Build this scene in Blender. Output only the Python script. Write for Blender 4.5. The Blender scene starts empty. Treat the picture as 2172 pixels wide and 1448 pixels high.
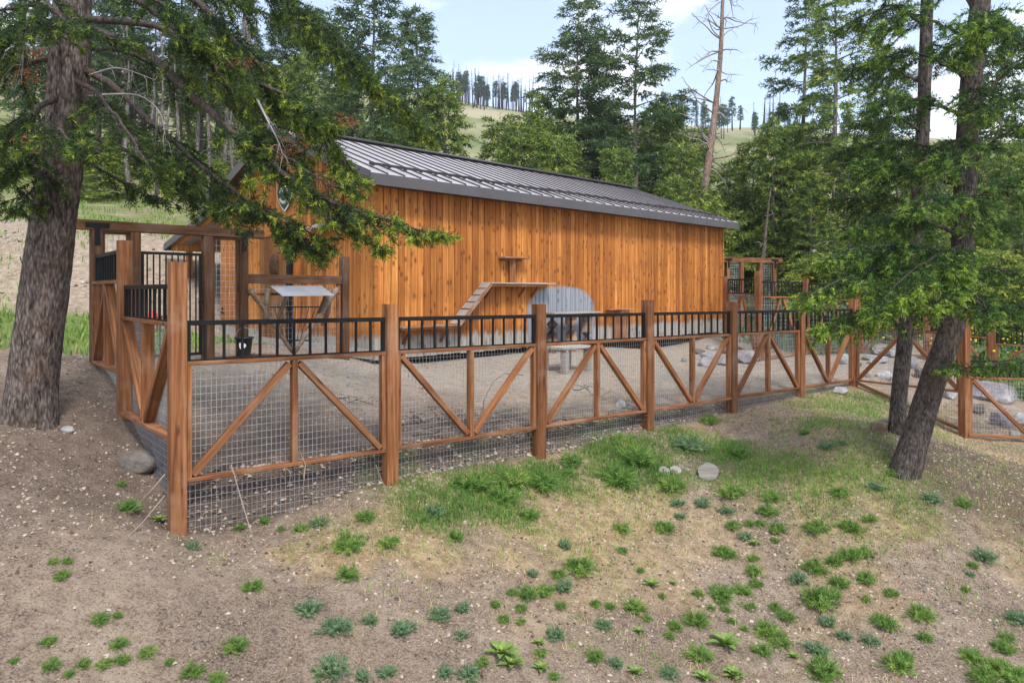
import bpy, math, random
import numpy as np
from mathutils import Vector, Matrix

# ------------------------------------------------------------------ camera, world, sun
scene = bpy.context.scene
F = 1480.0          # focal length, photograph pixels
HZ = 615.0          # horizon row in the photograph
CAM_Z = 1.95
cam_d = bpy.data.cameras.new('camera')
cam_d.sensor_width = 36.0
cam_d.lens = 36.0 * F / 2172.0
cam_d.shift_y = -(724.0 - HZ) / 2172.0
cam_d.clip_start = 0.1
cam_d.clip_end = 3000.0
cam = bpy.data.objects.new('camera', cam_d)
cam.location = (0, 0, CAM_Z)
cam.rotation_euler = (math.radians(90), 0, 0)
scene.collection.objects.link(cam)
scene.camera = cam

SUN_EL, SUN_AZ = math.radians(52), math.radians(158)
world = bpy.data.worlds.new('World'); scene.world = world
world.use_nodes = True
wt = world.node_tree; wt.nodes.clear()
w_out = wt.nodes.new('ShaderNodeOutputWorld')
w_bg = wt.nodes.new('ShaderNodeBackground'); w_bg.inputs['Strength'].default_value = 0.10
w_sky = wt.nodes.new('ShaderNodeTexSky'); w_sky.sky_type = 'NISHITA'; w_sky.sun_disc = False
w_sky.sun_elevation = SUN_EL; w_sky.sun_rotation = SUN_AZ; w_sky.altitude = 900; w_sky.dust_density = 1.6
w_tc = wt.nodes.new('ShaderNodeTexCoord')
w_map = wt.nodes.new('ShaderNodeMapping'); w_map.inputs['Scale'].default_value = (1, 1, 2.6)
w_map.inputs['Location'].default_value = (0.62, 0.3, 0.17)
w_n = wt.nodes.new('ShaderNodeTexNoise'); w_n.inputs['Scale'].default_value = 3.1
w_n.inputs['Detail'].default_value = 7; w_n.inputs['Roughness'].default_value = 0.52
w_r = wt.nodes.new('ShaderNodeValToRGB')
w_r.color_ramp.elements[0].position = 0.475; w_r.color_ramp.elements[1].position = 0.59
w_mix = wt.nodes.new('ShaderNodeMixRGB')
w_mix.inputs['Color2'].default_value = (6.4, 6.5, 6.7, 1)
w_thin = wt.nodes.new('ShaderNodeMixRGB'); w_thin.inputs['Fac'].default_value = 0.34
w_thin.inputs['Color2'].default_value = (5.2, 5.8, 6.9, 1)
wt.links.new(w_tc.outputs['Generated'], w_map.inputs['Vector'])
wt.links.new(w_map.outputs['Vector'], w_n.inputs['Vector'])
wt.links.new(w_n.outputs['Fac'], w_r.inputs['Fac'])
wt.links.new(w_r.outputs['Color'], w_mix.inputs['Fac'])
wt.links.new(w_sky.outputs['Color'], w_thin.inputs['Color1'])
wt.links.new(w_thin.outputs['Color'], w_mix.inputs['Color1'])
wt.links.new(w_mix.outputs['Color'], w_bg.inputs['Color'])
wt.links.new(w_bg.outputs['Background'], w_out.inputs['Surface'])

sun_d = bpy.data.lights.new('sun', 'SUN'); sun_d.energy = 1.5; sun_d.angle = math.radians(11)
sun_d.color = (1.0, 0.955, 0.89)
sun = bpy.data.objects.new('sun', sun_d)
sv = Vector((math.cos(SUN_EL) * math.sin(SUN_AZ), math.cos(SUN_EL) * math.cos(SUN_AZ), math.sin(SUN_EL)))
sun.rotation_euler = (-sv).to_track_quat('-Z', 'Y').to_euler()
sun.location = sv * 60
scene.collection.objects.link(sun)
scene.view_settings.view_transform = 'Standard'
scene.view_settings.look = 'None'
scene.view_settings.exposure = 1.4
scene.view_settings.gamma = 1.0
scene.view_settings.use_curve_mapping = False

C = scene.collection
R = random.Random(7)
RN = np.random.default_rng(7)

# ------------------------------------------------------------------ helpers
def P(px, py, Y):
    """pixel of the photograph + depth -> place"""
    return Vector(((px - 1086.0) / F * Y, Y, CAM_Z + (HZ - py) / F * Y))

WM = {}
def wmat(o): return WM.get(o.name, Matrix.Identity(4))

def tag(o, label=None, cat=None, group=None, kind=None):
    if label: o['label'] = label
    if cat: o['category'] = cat
    if group: o['group'] = group
    if kind: o['kind'] = kind
    return o

def empty(name, loc=(0, 0, 0), rz=0.0):
    o = bpy.data.objects.new(name, None); C.objects.link(o)
    o.empty_display_size = 0.2
    o.location = loc; o.rotation_euler = (0, 0, rz)
    WM[o.name] = Matrix.Translation(Vector(loc)) @ Matrix.Rotation(rz, 4, 'Z')
    return o

def put(name, me, parent=None, M=None):
    """link a mesh as an object at world matrix M, child of parent"""
    o = bpy.data.objects.new(name, me); C.objects.link(o)
    if M is None: M = Matrix.Identity(4)
    WM[o.name] = M
    if parent is not None:
        o.parent = parent
        o.matrix_basis = wmat(parent).inverted() @ M
    else:
        o.matrix_basis = M
    return o

def mesh(name, verts, faces, mat, smooth=False):
    me = bpy.data.meshes.new(name)
    me.from_pydata([tuple(v) for v in verts], [], faces)
    if mat: me.materials.append(mat)
    if smooth: me.polygons.foreach_set('use_smooth', [True] * len(me.polygons))
    me.update()
    return me

def np_mesh(name, V, T, mat, attrs=None, smooth=False):
    """triangle mesh from numpy arrays, point float attributes"""
    me = bpy.data.meshes.new(name)
    V = np.ascontiguousarray(V, np.float32); T = np.ascontiguousarray(T, np.int32)
    k = T.shape[1]
    me.vertices.add(len(V)); me.vertices.foreach_set('co', V.ravel())
    me.loops.add(T.size); me.loops.foreach_set('vertex_index', T.ravel())
    me.polygons.add(len(T))
    me.polygons.foreach_set('loop_start', np.arange(0, T.size, k, dtype=np.int32))
    if smooth: me.polygons.foreach_set('use_smooth', np.ones(len(T), bool))
    if mat: me.materials.append(mat)
    for n, a in (attrs or {}).items():
        at = me.attributes.new(n, 'FLOAT', 'POINT')
        at.data.foreach_set('value', np.ascontiguousarray(a, np.float32))
    me.update(calc_edges=True)
    me.validate()
    return me

_box = {}
def box_mesh(L, w, h, mat, ch=0.005):
    """chamfered bar along local X from 0 to L"""
    key = (round(L, 3), round(w, 4), round(h, 4), mat.name, ch)
    if key in _box: return _box[key]
    a, b = w / 2, h / 2
    c = min(ch, a * 0.45, b * 0.45)
    prof = [(-a + c, -b), (a - c, -b), (a, -b + c), (a, b - c), (a - c, b), (-a + c, b), (-a, b - c), (-a, -b + c)]
    V, Fc = [], []
    for x in (0.0, L):
        V += [(x, p, q) for p, q in prof]
    for i in range(8):
        j = (i + 1) % 8
        Fc.append((i, j, 8 + j, 8 + i)[::-1])
    Fc.append(tuple(range(8))); Fc.append(tuple(range(15, 7, -1)))
    me = mesh('bar', V, [f[::-1] for f in Fc], mat)
    _box[key] = me
    return me

def frame_to(p0, p1, up=Vector((0, 0, 1))):
    x = (p1 - p0).normalized()
    z = (up - up.dot(x) * x)
    if z.length < 1e-4: z = Vector((0, 1, 0)) - Vector((0, 1, 0)).dot(x) * x
    z.normalize(); y = z.cross(x)
    M = Matrix(((x.x, y.x, z.x, p0.x), (x.y, y.y, z.y, p0.y), (x.z, y.z, z.z, p0.z), (0, 0, 0, 1)))
    return M

def beam(name, p0, p1, w, h, mat, parent=None, up=Vector((0, 0, 1)), ch=0.005):
    p0, p1 = Vector(p0), Vector(p1)
    return put(name, box_mesh((p1 - p0).length, w, h, mat, ch), parent, frame_to(p0, p1, Vector(up)))

class MB:
    def __init__(s): s.V = []; s.F = []
    def bar(s, p0, p1, w, h, up=Vector((0, 0, 1))):
        p0, p1 = Vector(p0), Vector(p1)
        M = frame_to(p0, p1, Vector(up)); L = (p1 - p0).length; n = len(s.V)
        for x in (0, L):
            for y, z in ((-w/2, -h/2), (w/2, -h/2), (w/2, h/2), (-w/2, h/2)): s.V.append(M @ Vector((x, y, z)))
        s.F += [(n, n+3, n+2, n+1), (n+4, n+5, n+6, n+7)]
        for i in range(4):
            j = (i + 1) % 4; s.F.append((n+i, n+j, n+4+j, n+4+i))
    def tube(s, pts, rad, k=6, cap=True):
        n = len(s.V); pts = [Vector(p) for p in pts]; m = len(pts)
        ref = Vector((0, 0, 1))
        for i, p in enumerate(pts):
            d = (pts[min(i+1, m-1)] - pts[max(i-1, 0)]).normalized()
            a = d.cross(ref)
            if a.length < 1e-3: a = d.cross(Vector((0, 1, 0)))
            a.normalize(); b = d.cross(a)
            r = rad[i] if hasattr(rad, '__len__') else rad
            for q in range(k):
                t = 2 * math.pi * q / k
                s.V.append(p + r * (math.cos(t) * a + math.sin(t) * b))
        for i in range(m - 1):
            for q in range(k):
                j = (q + 1) % k
                s.F.append((n+i*k+q, n+i*k+j, n+(i+1)*k+j, n+(i+1)*k+q))
        if cap:
            s.F.append(tuple(n + q for q in range(k))[::-1]); s.F.append(tuple(n + (m-1)*k + q for q in range(k)))
    def build(s, name, mat, parent=None, smooth=False, M=None):
        return put(name, mesh(name, s.V, s.F, mat, smooth), parent, M)

def hash2(ix, iy, seed):
    h = (ix.astype(np.int64) * 374761393 + iy.astype(np.int64) * 668265263 + seed * 1442695041) & 0x7fffffff
    h = ((h ^ (h >> 13)) * 1274126177) & 0x7fffffff
    return ((h ^ (h >> 16)) & 0xffff) / 65535.0
def vnoise(x, y, seed=0):
    x = np.asarray(x, float); y = np.asarray(y, float)
    ix, iy = np.floor(x), np.floor(y); fx, fy = x - ix, y - iy
    fx = fx*fx*(3-2*fx); fy = fy*fy*(3-2*fy)
    a = hash2(ix, iy, seed); b = hash2(ix+1, iy, seed); c = hash2(ix, iy+1, seed); d = hash2(ix+1, iy+1, seed)
    return (a*(1-fx)+b*fx)*(1-fy) + (c*(1-fx)+d*fx)*fy
def fbm(x, y, seed=0, o=3):
    s = 0; a = 1.0; t = 0
    for i in range(o):
        s = s + a * vnoise(np.asarray(x) * 2**i, np.asarray(y) * 2**i, seed + i*17); t += a; a *= 0.5
    return s / t
def sstep(a, b, x):
    t = np.clip((np.asarray(x, float) - a) / (b - a), 0, 1); return t*t*(3-2*t)

# ------------------------------------------------------------------ materials
def new_mat(name, rough=0.8, spec=0.3):
    m = bpy.data.materials.new(name); m.use_nodes = True
    nt = m.node_tree; b = nt.nodes['Principled BSDF']
    b.inputs['Roughness'].default_value = rough
    b.inputs['Specular IOR Level'].default_value = spec
    return m, nt, b
def N(nt, t, **kw):
    n = nt.nodes.new(t)
    for k, v in kw.items():
        if k in n.inputs: n.inputs[k].default_value = v
        else: setattr(n, k, v)
    return n
def L(nt, a, b): nt.links.new(a, b)
def ramp(nt, fac, stops):
    r = nt.nodes.new('ShaderNodeValToRGB'); e = r.color_ramp.elements
    while len(e) > 1: e.remove(e[-1])
    e[0].position = stops[0][0]; e[0].color = (*stops[0][1], 1)
    for p, c in stops[1:]:
        q = e.new(p); q.color = (*c, 1)
    L(nt, fac, r.inputs['Fac']); return r.outputs['Color']
def mixc(nt, fac, a, b, mode='MIX'):
    m = nt.nodes.new('ShaderNodeMixRGB'); m.blend_type = mode
    for s, v in ((m.inputs['Fac'], fac), (m.inputs['Color1'], a), (m.inputs['Color2'], b)):
        if isinstance(v, (int, float)): s.default_value = v
        elif isinstance(v, tuple): s.default_value = (*v, 1)
        else: L(nt, v, s)
    return m.outputs['Color']
def math_(nt, op, a, b=0.0, clamp=False):
    m = nt.nodes.new('ShaderNodeMath'); m.operation = op; m.use_clamp = clamp
    for s, v in ((m.inputs[0], a), (m.inputs[1], b)):
        if isinstance(v, (int, float)): s.default_value = v
        else: L(nt, v, s)
    return m.outputs[0]
def noise(nt, vec, scale, detail=4, rough=0.55):
    n = N(nt, 'ShaderNodeTexNoise', Scale=scale, Detail=detail, Roughness=rough)
    if vec is not None: L(nt, vec, n.inputs['Vector'])
    return n.outputs['Fac']
def bump(nt, b, h, strength=0.4, dist=0.01):
    bp = N(nt, 'ShaderNodeBump', Strength=strength, Distance=dist)
    L(nt, h, bp.inputs['Height']); L(nt, bp.outputs['Normal'], b.inputs['Normal'])
def rand_vec(nt, scale=(1, 1, 1)):
    """object coordinates, shifted per object, then scaled"""
    tc = N(nt, 'ShaderNodeTexCoord'); oi = N(nt, 'ShaderNodeObjectInfo')
    mul = math_(nt, 'MULTIPLY', oi.outputs['Random'], 37.0)
    cx = N(nt, 'ShaderNodeCombineXYZ')
    for i in range(3): L(nt, mul, cx.inputs[i])
    ad = N(nt, 'ShaderNodeVectorMath', operation='ADD')
    L(nt, tc.outputs['Object'], ad.inputs[0]); L(nt, cx.outputs[0], ad.inputs[1])
    mp = N(nt, 'ShaderNodeMapping'); mp.inputs['Scale'].default_value = scale
    L(nt, ad.outputs[0], mp.inputs['Vector'])
    return mp.outputs['Vector'], ad.outputs[0], oi.outputs['Random']

def wood_mat(name, dark, mid, light, gray=(0.3, 0.27, 0.24), wear=0.25, knots=True, rough=0.75):
    m, nt, b = new_mat(name, rough, 0.25)
    g, raw, rnd = rand_vec(nt, (1.3, 26, 26))
    n1 = noise(nt, g, 1.0, 5, 0.6)
    col = ramp(nt, n1, [(0.28, dark), (0.5, mid), (0.75, light)])
    tone = math_(nt, 'ADD', math_(nt, 'MULTIPLY', rnd, 0.5), 0.74)
    cm = N(nt, 'ShaderNodeCombineXYZ')
    for i in range(3): L(nt, tone, cm.inputs[i])
    col = mixc(nt, 1.0, col, cm.outputs[0], 'MULTIPLY')
    if knots:
        mp = N(nt, 'ShaderNodeMapping'); mp.inputs['Scale'].default_value = (2.1, 6.5, 6.5); L(nt, raw, mp.inputs['Vector'])
        v = N(nt, 'ShaderNodeTexVoronoi', Scale=1.0, Randomness=1.0); L(nt, mp.outputs[0], v.inputs['Vector'])
        k = ramp(nt, v.outputs['Distance'], [(0.05, (1, 1, 1)), (0.17, (0, 0, 0))])
        col = mixc(nt, math_(nt, 'MULTIPLY', k, 0.75), col, tuple(c * 0.45 for c in dark))
    n2 = noise(nt, raw, 2.3, 4)
    col = mixc(nt, math_(nt, 'MULTIPLY', ramp(nt, n2, [(0.5, (0, 0, 0)), (0.75, (1, 1, 1))]), wear), col, gray)
    L(nt, col, b.inputs['Base Color'])
    bump(nt, b, n1, 0.35, 0.004)
    return m

M_FENCE = wood_mat('stained_fence_wood', (0.075, 0.026, 0.010), (0.215, 0.083, 0.031), (0.37, 0.178, 0.080), gray=(0.38, 0.25, 0.17), wear=0.5)
M_GATEW = wood_mat('dark_stained_wood', (0.040, 0.018, 0.008), (0.10, 0.045, 0.020), (0.18, 0.085, 0.040), wear=0.2)
M_GREYW = wood_mat('weathered_grey_wood', (0.17, 0.15, 0.13), (0.32, 0.29, 0.26), (0.46, 0.43, 0.39), gray=(0.22, 0.12, 0.07), wear=0.3)
M_SHELF = wood_mat('worn_shelf_wood', (0.15, 0.06, 0.03), (0.26, 0.13, 0.07), (0.36, 0.22, 0.14), gray=(0.42, 0.38, 0.34), wear=0.8)
M_LOG = wood_mat('bare_log_wood', (0.075, 0.05, 0.035), (0.16, 0.11, 0.078), (0.29, 0.22, 0.165), gray=(0.36, 0.31, 0.28), wear=0.4)

def plain(name, col, rough=0.6, metal=0.0, spec=0.4, var=0.15, scale=8.0, bmp=0.0):
    m, nt, b = new_mat(name, rough, spec)
    b.inputs['Metallic'].default_value = metal
    g, raw, rnd = rand_vec(nt)
    n = noise(nt, raw, scale, 5)
    c = ramp(nt, n, [(0.3, tuple(x * (1 - var) for x in col)), (0.7, tuple(min(1, x * (1 + var)) for x in col))])
    L(nt, c, b.inputs['Base Color'])
    if bmp: bump(nt, b, n, bmp, 0.01)
    return m
M_STEEL = plain('black_painted_steel', (0.010, 0.010, 0.0115), 0.6, 0.0, 0.18, 0.3)
M_WIRE = plain('galvanised_wire', (0.40, 0.42, 0.46), 0.42, 0.55, 0.5, 0.25, 3)
M_ROOF = plain('bronze_roof_sky_sheen', (0.46, 0.43, 0.445), 0.36, 0.2, 0.6, 0.07, 1.2)  # pale base paints the sky's reflection onto the dark bronze pans
M_SEAM = plain('dark_bronze_metal', (0.060, 0.054, 0.056), 0.42, 0.35, 0.5, 0.15, 1.2)
M_FASCIA = plain('fascia_metal', (0.085, 0.080, 0.086), 0.5, 0.1, 0.5, 0.12, 1.2)
M_GALV = plain('galvanised_sheet', (0.50, 0.52, 0.55), 0.38, 0.55, 0.5, 0.12, 4)
M_BLACK = plain('black_rubber', (0.018, 0.018, 0.02), 0.45, 0, 0.4, 0.2)
M_WHITE = plain('white_print', (0.75, 0.76, 0.78), 0.6, 0, 0.3, 0.05)
M_RED = plain('red_plastic', (0.55, 0.03, 0.02), 0.45, 0, 0.4, 0.15)
M_REDW = plain('red_brown_trim', (0.20, 0.035, 0.015), 0.6, 0, 0.3, 0.15)
M_SIGN = plain('dark_green_paint', (0.012, 0.035, 0.022), 0.5, 0, 0.3, 0.2)
M_CARVE = plain('carved_dark_wood', (0.06, 0.03, 0.017), 0.75, 0, 0.2, 0.4, 25, 0.8)
M_DARK = plain('dark_backing_shade', (0.02, 0.018, 0.016), 0.9, 0, 0.1, 0.3)  # near black: backing for board joints, and painted shade on the barn footing
M_TWIG = plain('dry_twig', (0.28, 0.235, 0.20), 0.9, 0, 0.1, 0.35, 3)
M_DTWIG = plain('dark_brush', (0.10, 0.085, 0.078), 0.9, 0, 0.1, 0.35, 3)

def bark_mat(name, a, b_, c, scale=1.0):
    m, nt, b = new_mat(name, 0.95, 0.15)
    tc = N(nt, 'ShaderNodeTexCoord')
    mp = N(nt, 'ShaderNodeMapping'); mp.inputs['Scale'].default_value = (11*scale, 11*scale, 3.2*scale)
    L(nt, tc.outputs['Object'], mp.inputs['Vector'])
    n0 = N(nt, 'ShaderNodeTexNoise', Scale=0.9, Detail=3); L(nt, mp.outputs[0], n0.inputs['Vector'])
    mx = mixc(nt, 0.8, mp.outputs[0], n0.outputs['Color'], 'ADD')
    v = N(nt, 'ShaderNodeTexVoronoi', Scale=2.6, feature='F1'); L(nt, mx, v.inputs['Vector'])
    n1 = noise(nt, mx, 2.4, 8, 0.68); n3 = noise(nt, mx, 0.8, 5, 0.6)
    n2 = noise(nt, tc.outputs['Object'], 1.7, 4)
    h = math_(nt, 'ADD', math_(nt, 'MULTIPLY', v.outputs['Distance'], -0.30), math_(nt, 'ADD', math_(nt, 'MULTIPLY', n1, 0.75), math_(nt, 'MULTIPLY', n3, 0.5)))
    col = ramp(nt, h, [(0.28, a), (0.46, b_), (0.68, c)])
    col = mixc(nt, math_(nt, 'MULTIPLY', ramp(nt, n2, [(0.5, (0, 0, 0)), (0.7, (1, 1, 1))]), 0.45), col, tuple(x * y for x, y in zip(b_, (1.25, 0.9, 0.68))))
    L(nt, col, b.inputs['Base Color'])
    bump(nt, b, h, 1.0, 0.05 / scale)
    return m
M_BARK = bark_mat('fir_bark', (0.022, 0.017, 0.015), (0.105, 0.083, 0.073), (0.27, 0.225, 0.20), 1.5)
M_BARKD = bark_mat('dark_fir_bark', (0.016, 0.014, 0.013), (0.070, 0.058, 0.052), (0.17, 0.145, 0.13), 1.7)
M_LIMB = bark_mat('dark_limb_bark', (0.03, 0.024, 0.022), (0.075, 0.060, 0.054), (0.15, 0.13, 0.12), 2.5)
M_BARKR = bark_mat('pine_bark_reddish', (0.10, 0.05, 0.03), (0.24, 0.14, 0.09), (0.36, 0.25, 0.19), 0.6)
M_BARKP = bark_mat('pinkish_dead_bark', (0.13, 0.085, 0.065), (0.25, 0.18, 0.145), (0.38, 0.31, 0.27), 0.6)
M_BARKG = bark_mat('grey_bark', (0.07, 0.06, 0.055), (0.17, 0.15, 0.14), (0.30, 0.28, 0.27), 0.5)
M_CHAR = plain('charred_wood', (0.045, 0.04, 0.042), 0.9, 0, 0.1, 0.3, 2)
M_DEADB = plain('dead_grey_branch', (0.30, 0.28, 0.27), 0.9, 0, 0.1, 0.25, 5)
M_DEADR = plain('dead_red_needles', (0.24, 0.10, 0.055), 0.9, 0, 0.1, 0.3, 20)

def leaf_mat(name, dark, mid, tip, trans=0.28):
    m, nt, b = new_mat(name, 0.62, 0.25)
    at = N(nt, 'ShaderNodeAttribute', attribute_name='tint')
    geo = N(nt, 'ShaderNodeNewGeometry')
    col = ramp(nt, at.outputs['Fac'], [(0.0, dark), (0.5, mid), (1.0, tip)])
    tcn = N(nt, 'ShaderNodeTexCoord')
    n = noise(nt, tcn.outputs['Object'], 1.3, 3)
    col = mixc(nt, 1.0, col, ramp(nt, n, [(0.3, (0.72, 0.78, 0.85)), (0.7, (1.22, 1.12, 0.9))]), 'MULTIPLY')
    L(nt, col, b.inputs['Base Color'])
    tr = N(nt, 'ShaderNodeBsdfTranslucent'); L(nt, col, tr.inputs['Color'])
    mx = N(nt, 'ShaderNodeMixShader', Fac=trans)
    L(nt, b.outputs[0], mx.inputs[1]); L(nt, tr.outputs[0], mx.inputs[2])
    L(nt, mx.outputs[0], nt.nodes['Material Output'].inputs['Surface'])
    return m
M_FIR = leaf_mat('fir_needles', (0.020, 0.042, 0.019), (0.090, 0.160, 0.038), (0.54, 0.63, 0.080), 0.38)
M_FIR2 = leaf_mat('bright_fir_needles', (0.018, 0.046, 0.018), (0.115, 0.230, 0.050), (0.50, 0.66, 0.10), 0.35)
M_BGFIR = leaf_mat('far_fir_needles', (0.034, 0.070, 0.026), (0.160, 0.245, 0.055), (0.52, 0.56, 0.10), 0.38)
M_BGPINE = leaf_mat('pine_needles', (0.024, 0.052, 0.028), (0.090, 0.150, 0.060), (0.24, 0.30, 0.09), 0.35)
M_GRASS = leaf_mat('green_grass', (0.085, 0.19, 0.045), (0.19, 0.35, 0.075), (0.42, 0.52, 0.15), 0.4)
M_DRYG = leaf_mat('dry_grass', (0.30, 0.22, 0.12), (0.42, 0.32, 0.18), (0.55, 0.45, 0.28), 0.2)
M_SAGE = leaf_mat('sage_leaves', (0.09, 0.18, 0.09), (0.19, 0.31, 0.165), (0.35, 0.46, 0.27), 0.35)
M_ROSE = leaf_mat('mullein_leaves', (0.12, 0.22, 0.05), (0.22, 0.34, 0.08), (0.40, 0.46, 0.14), 0.25)
M_UNDER = leaf_mat('undergrowth_leaves', (0.04, 0.10, 0.025), (0.10, 0.20, 0.04), (0.26, 0.34, 0.07), 0.3)
M_FLOWER = plain('yellow_flower', (0.75, 0.55, 0.03), 0.7, 0, 0.2, 0.15)

def rock_mat(name, a, b_, c):
    m, nt, b = new_mat(name, 0.85, 0.3)
    g, raw, rnd = rand_vec(nt)
    n1 = noise(nt, raw, 3.5, 6, 0.65); n2 = noise(nt, raw, 24, 4)
    col = ramp(nt, math_(nt, 'ADD', math_(nt, 'MULTIPLY', n1, 0.75), math_(nt, 'MULTIPLY', n2, 0.25)), [(0.34, a), (0.5, b_), (0.66, c)])
    tone = math_(nt, 'ADD', math_(nt, 'MULTIPLY', rnd, 0.4), 0.8)
    cm = N(nt, 'ShaderNodeCombineXYZ')
    for i in range(3): L(nt, tone, cm.inputs[i])
    L(nt, mixc(nt, 1.0, col, cm.outputs[0], 'MULTIPLY'), b.inputs['Base Color'])
    bump(nt, b, n1, 0.6, 0.05)
    return m
M_ROCK = rock_mat('grey_rock', (0.13, 0.13, 0.135), (0.27, 0.265, 0.27), (0.46, 0.44, 0.43))
M_ROCKP = rock_mat('mauve_rock', (0.12, 0.11, 0.122), (0.235, 0.215, 0.232), (0.42, 0.395, 0.41))
M_ROCKB = rock_mat('brown_boulder', (0.065, 0.055, 0.048), (0.125, 0.108, 0.095), (0.20, 0.178, 0.158))

def ground_mat():
    m, nt, b = new_mat('dirt_ground', 0.95, 0.12)
    geo = N(nt, 'ShaderNodeNewGeometry'); pos = geo.outputs['Position']
    A = lambda n: N(nt, 'ShaderNodeAttribute', attribute_name=n).outputs['Fac']
    nb = noise(nt, pos, 0.55, 5, 0.6); nm = noise(nt, pos, 6.5, 8, 0.72); nf = noise(nt, pos, 46, 5, 0.75)
    dirt = ramp(nt, math_(nt, 'ADD', math_(nt, 'MULTIPLY', nb, 0.45), math_(nt, 'MULTIPLY', nm, 0.55)),
                [(0.36, (0.092, 0.062, 0.046)), (0.49, (0.232, 0.166, 0.122)), (0.60, (0.41, 0.315, 0.235))])
    # chips of pale stone and dark litter
    v = N(nt, 'ShaderNodeTexVoronoi', Scale=34.0); L(nt, pos, v.inputs['Vector'])
    chip = ramp(nt, v.outputs['Distance'], [(0.10, (1, 1, 1)), (0.30, (0, 0, 0))])
    sep = N(nt, 'ShaderNodeSeparateColor'); L(nt, v.outputs['Color'], sep.inputs['Color'])
    dirt = mixc(nt, ramp(nt, nf, [(0.42, (0.0,)*3), (0.62, (0.7,)*3)]), dirt, (0.45, 0.36, 0.28))
    dirt = mixc(nt, ramp(nt, nf, [(0.32, (0.75,)*3), (0.45, (0.0,)*3)]), dirt, (0.075, 0.053, 0.042))
    sel = math_(nt, 'GREATER_THAN', sep.outputs[0], 0.50); sel2 = math_(nt, 'LESS_THAN', sep.outputs[0], 0.28)
    chipcol = ramp(nt, sep.outputs[1], [(0.0, (0.32, 0.23, 0.16)), (0.5, (0.47, 0.39, 0.31)), (1.0, (0.60, 0.56, 0.51))])
    col = mixc(nt, math_(nt, 'MULTIPLY', chip, sel), dirt, chipcol)
    col = mixc(nt, math_(nt, 'MULTIPLY', math_(nt, 'MULTIPLY', chip, sel2), 0.6), col, (0.09, 0.065, 0.05))
    straw = ramp(nt, nm, [(0.35, (0.27, 0.18, 0.095)), (0.62, (0.58, 0.42, 0.24))])
    col = mixc(nt, math_(nt, 'MULTIPLY', A('straw'), ramp(nt, nf, [(0.25, (0.35,) * 3), (0.5, (1,) * 3)])), col, straw)
    yard = ramp(nt, math_(nt, 'ADD', math_(nt, 'MULTIPLY', nm, 0.5), math_(nt, 'MULTIPLY', nf, 0.5)),
                [(0.34, (0.215, 0.170, 0.128)), (0.5, (0.37, 0.312, 0.245)), (0.64, (0.52, 0.45, 0.365))])
    yard = mixc(nt, math_(nt, 'MULTIPLY', math_(nt, 'MULTIPLY', chip, sel), 0.7), yard, (0.56, 0.52, 0.45))
    col = mixc(nt, A('yard'), col, yard)
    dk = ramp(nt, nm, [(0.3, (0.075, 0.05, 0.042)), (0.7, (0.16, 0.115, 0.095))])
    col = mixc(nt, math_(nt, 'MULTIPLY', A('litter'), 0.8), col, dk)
    bank = ramp(nt, nm, [(0.3, (0.20, 0.15, 0.11)), (0.5, (0.36, 0.28, 0.21)), (0.7, (0.50, 0.42, 0.34))])
    col = mixc(nt, A('bank'), col, bank)
    gr = ramp(nt, nm, [(0.3, (0.07, 0.13, 0.022)), (0.5, (0.14, 0.21, 0.04)), (0.72, (0.27, 0.29, 0.09))])
    col = mixc(nt, A('green'), col, gr)
    nh = noise(nt, pos, 0.035, 6, 0.6)
    hill = ramp(nt, nh, [(0.35, (0.12, 0.15, 0.06)), (0.5, (0.24, 0.235, 0.125)), (0.64, (0.33, 0.29, 0.19))])
    col = mixc(nt, A('hill'), col, hill)
    L(nt, col, b.inputs['Base Color'])
    hh = math_(nt, 'ADD', math_(nt, 'ADD', math_(nt, 'MULTIPLY', nm, 0.8), math_(nt, 'MULTIPLY', nf, 0.35)), math_(nt, 'MULTIPLY', math_(nt, 'MULTIPLY', chip, sel), 0.22))
    bump(nt, b, hh, 1.0, 0.08)
    return m
M_GROUND = ground_mat()

# ------------------------------------------------------------------ layout: fence lines and barn corner
FA = Vector((-3.365, 7.015)); FD = Vector((0.783, 0.622))
FT = [0, 2.40, 4.79, 7.14, 9.50, 11.90, 14.20]
FP = [FA + FD * t for t in FT]
LD = Vector((-0.65, 0.76)); LP = [FA, FA + LD * 2.33, FA + LD * 4.66]
GP0 = Vector((-6.26, 10.5)); U = Vector((0.715, 0.699)).normalized(); Vv = Vector((-U.y, U.x))
LP[2] = GP0.copy()
GT = [0, 0.53, 1.64, 2.24, 4.23]
GPS = [GP0 + U * t for t in GT]
B0 = Vector((-2.83, 14.5)); BANG = math.atan2(U.y, U.x)
RP = [FP[6], Vector((8.75, 13.5)), Vector((11.1, 13.2))]

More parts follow.
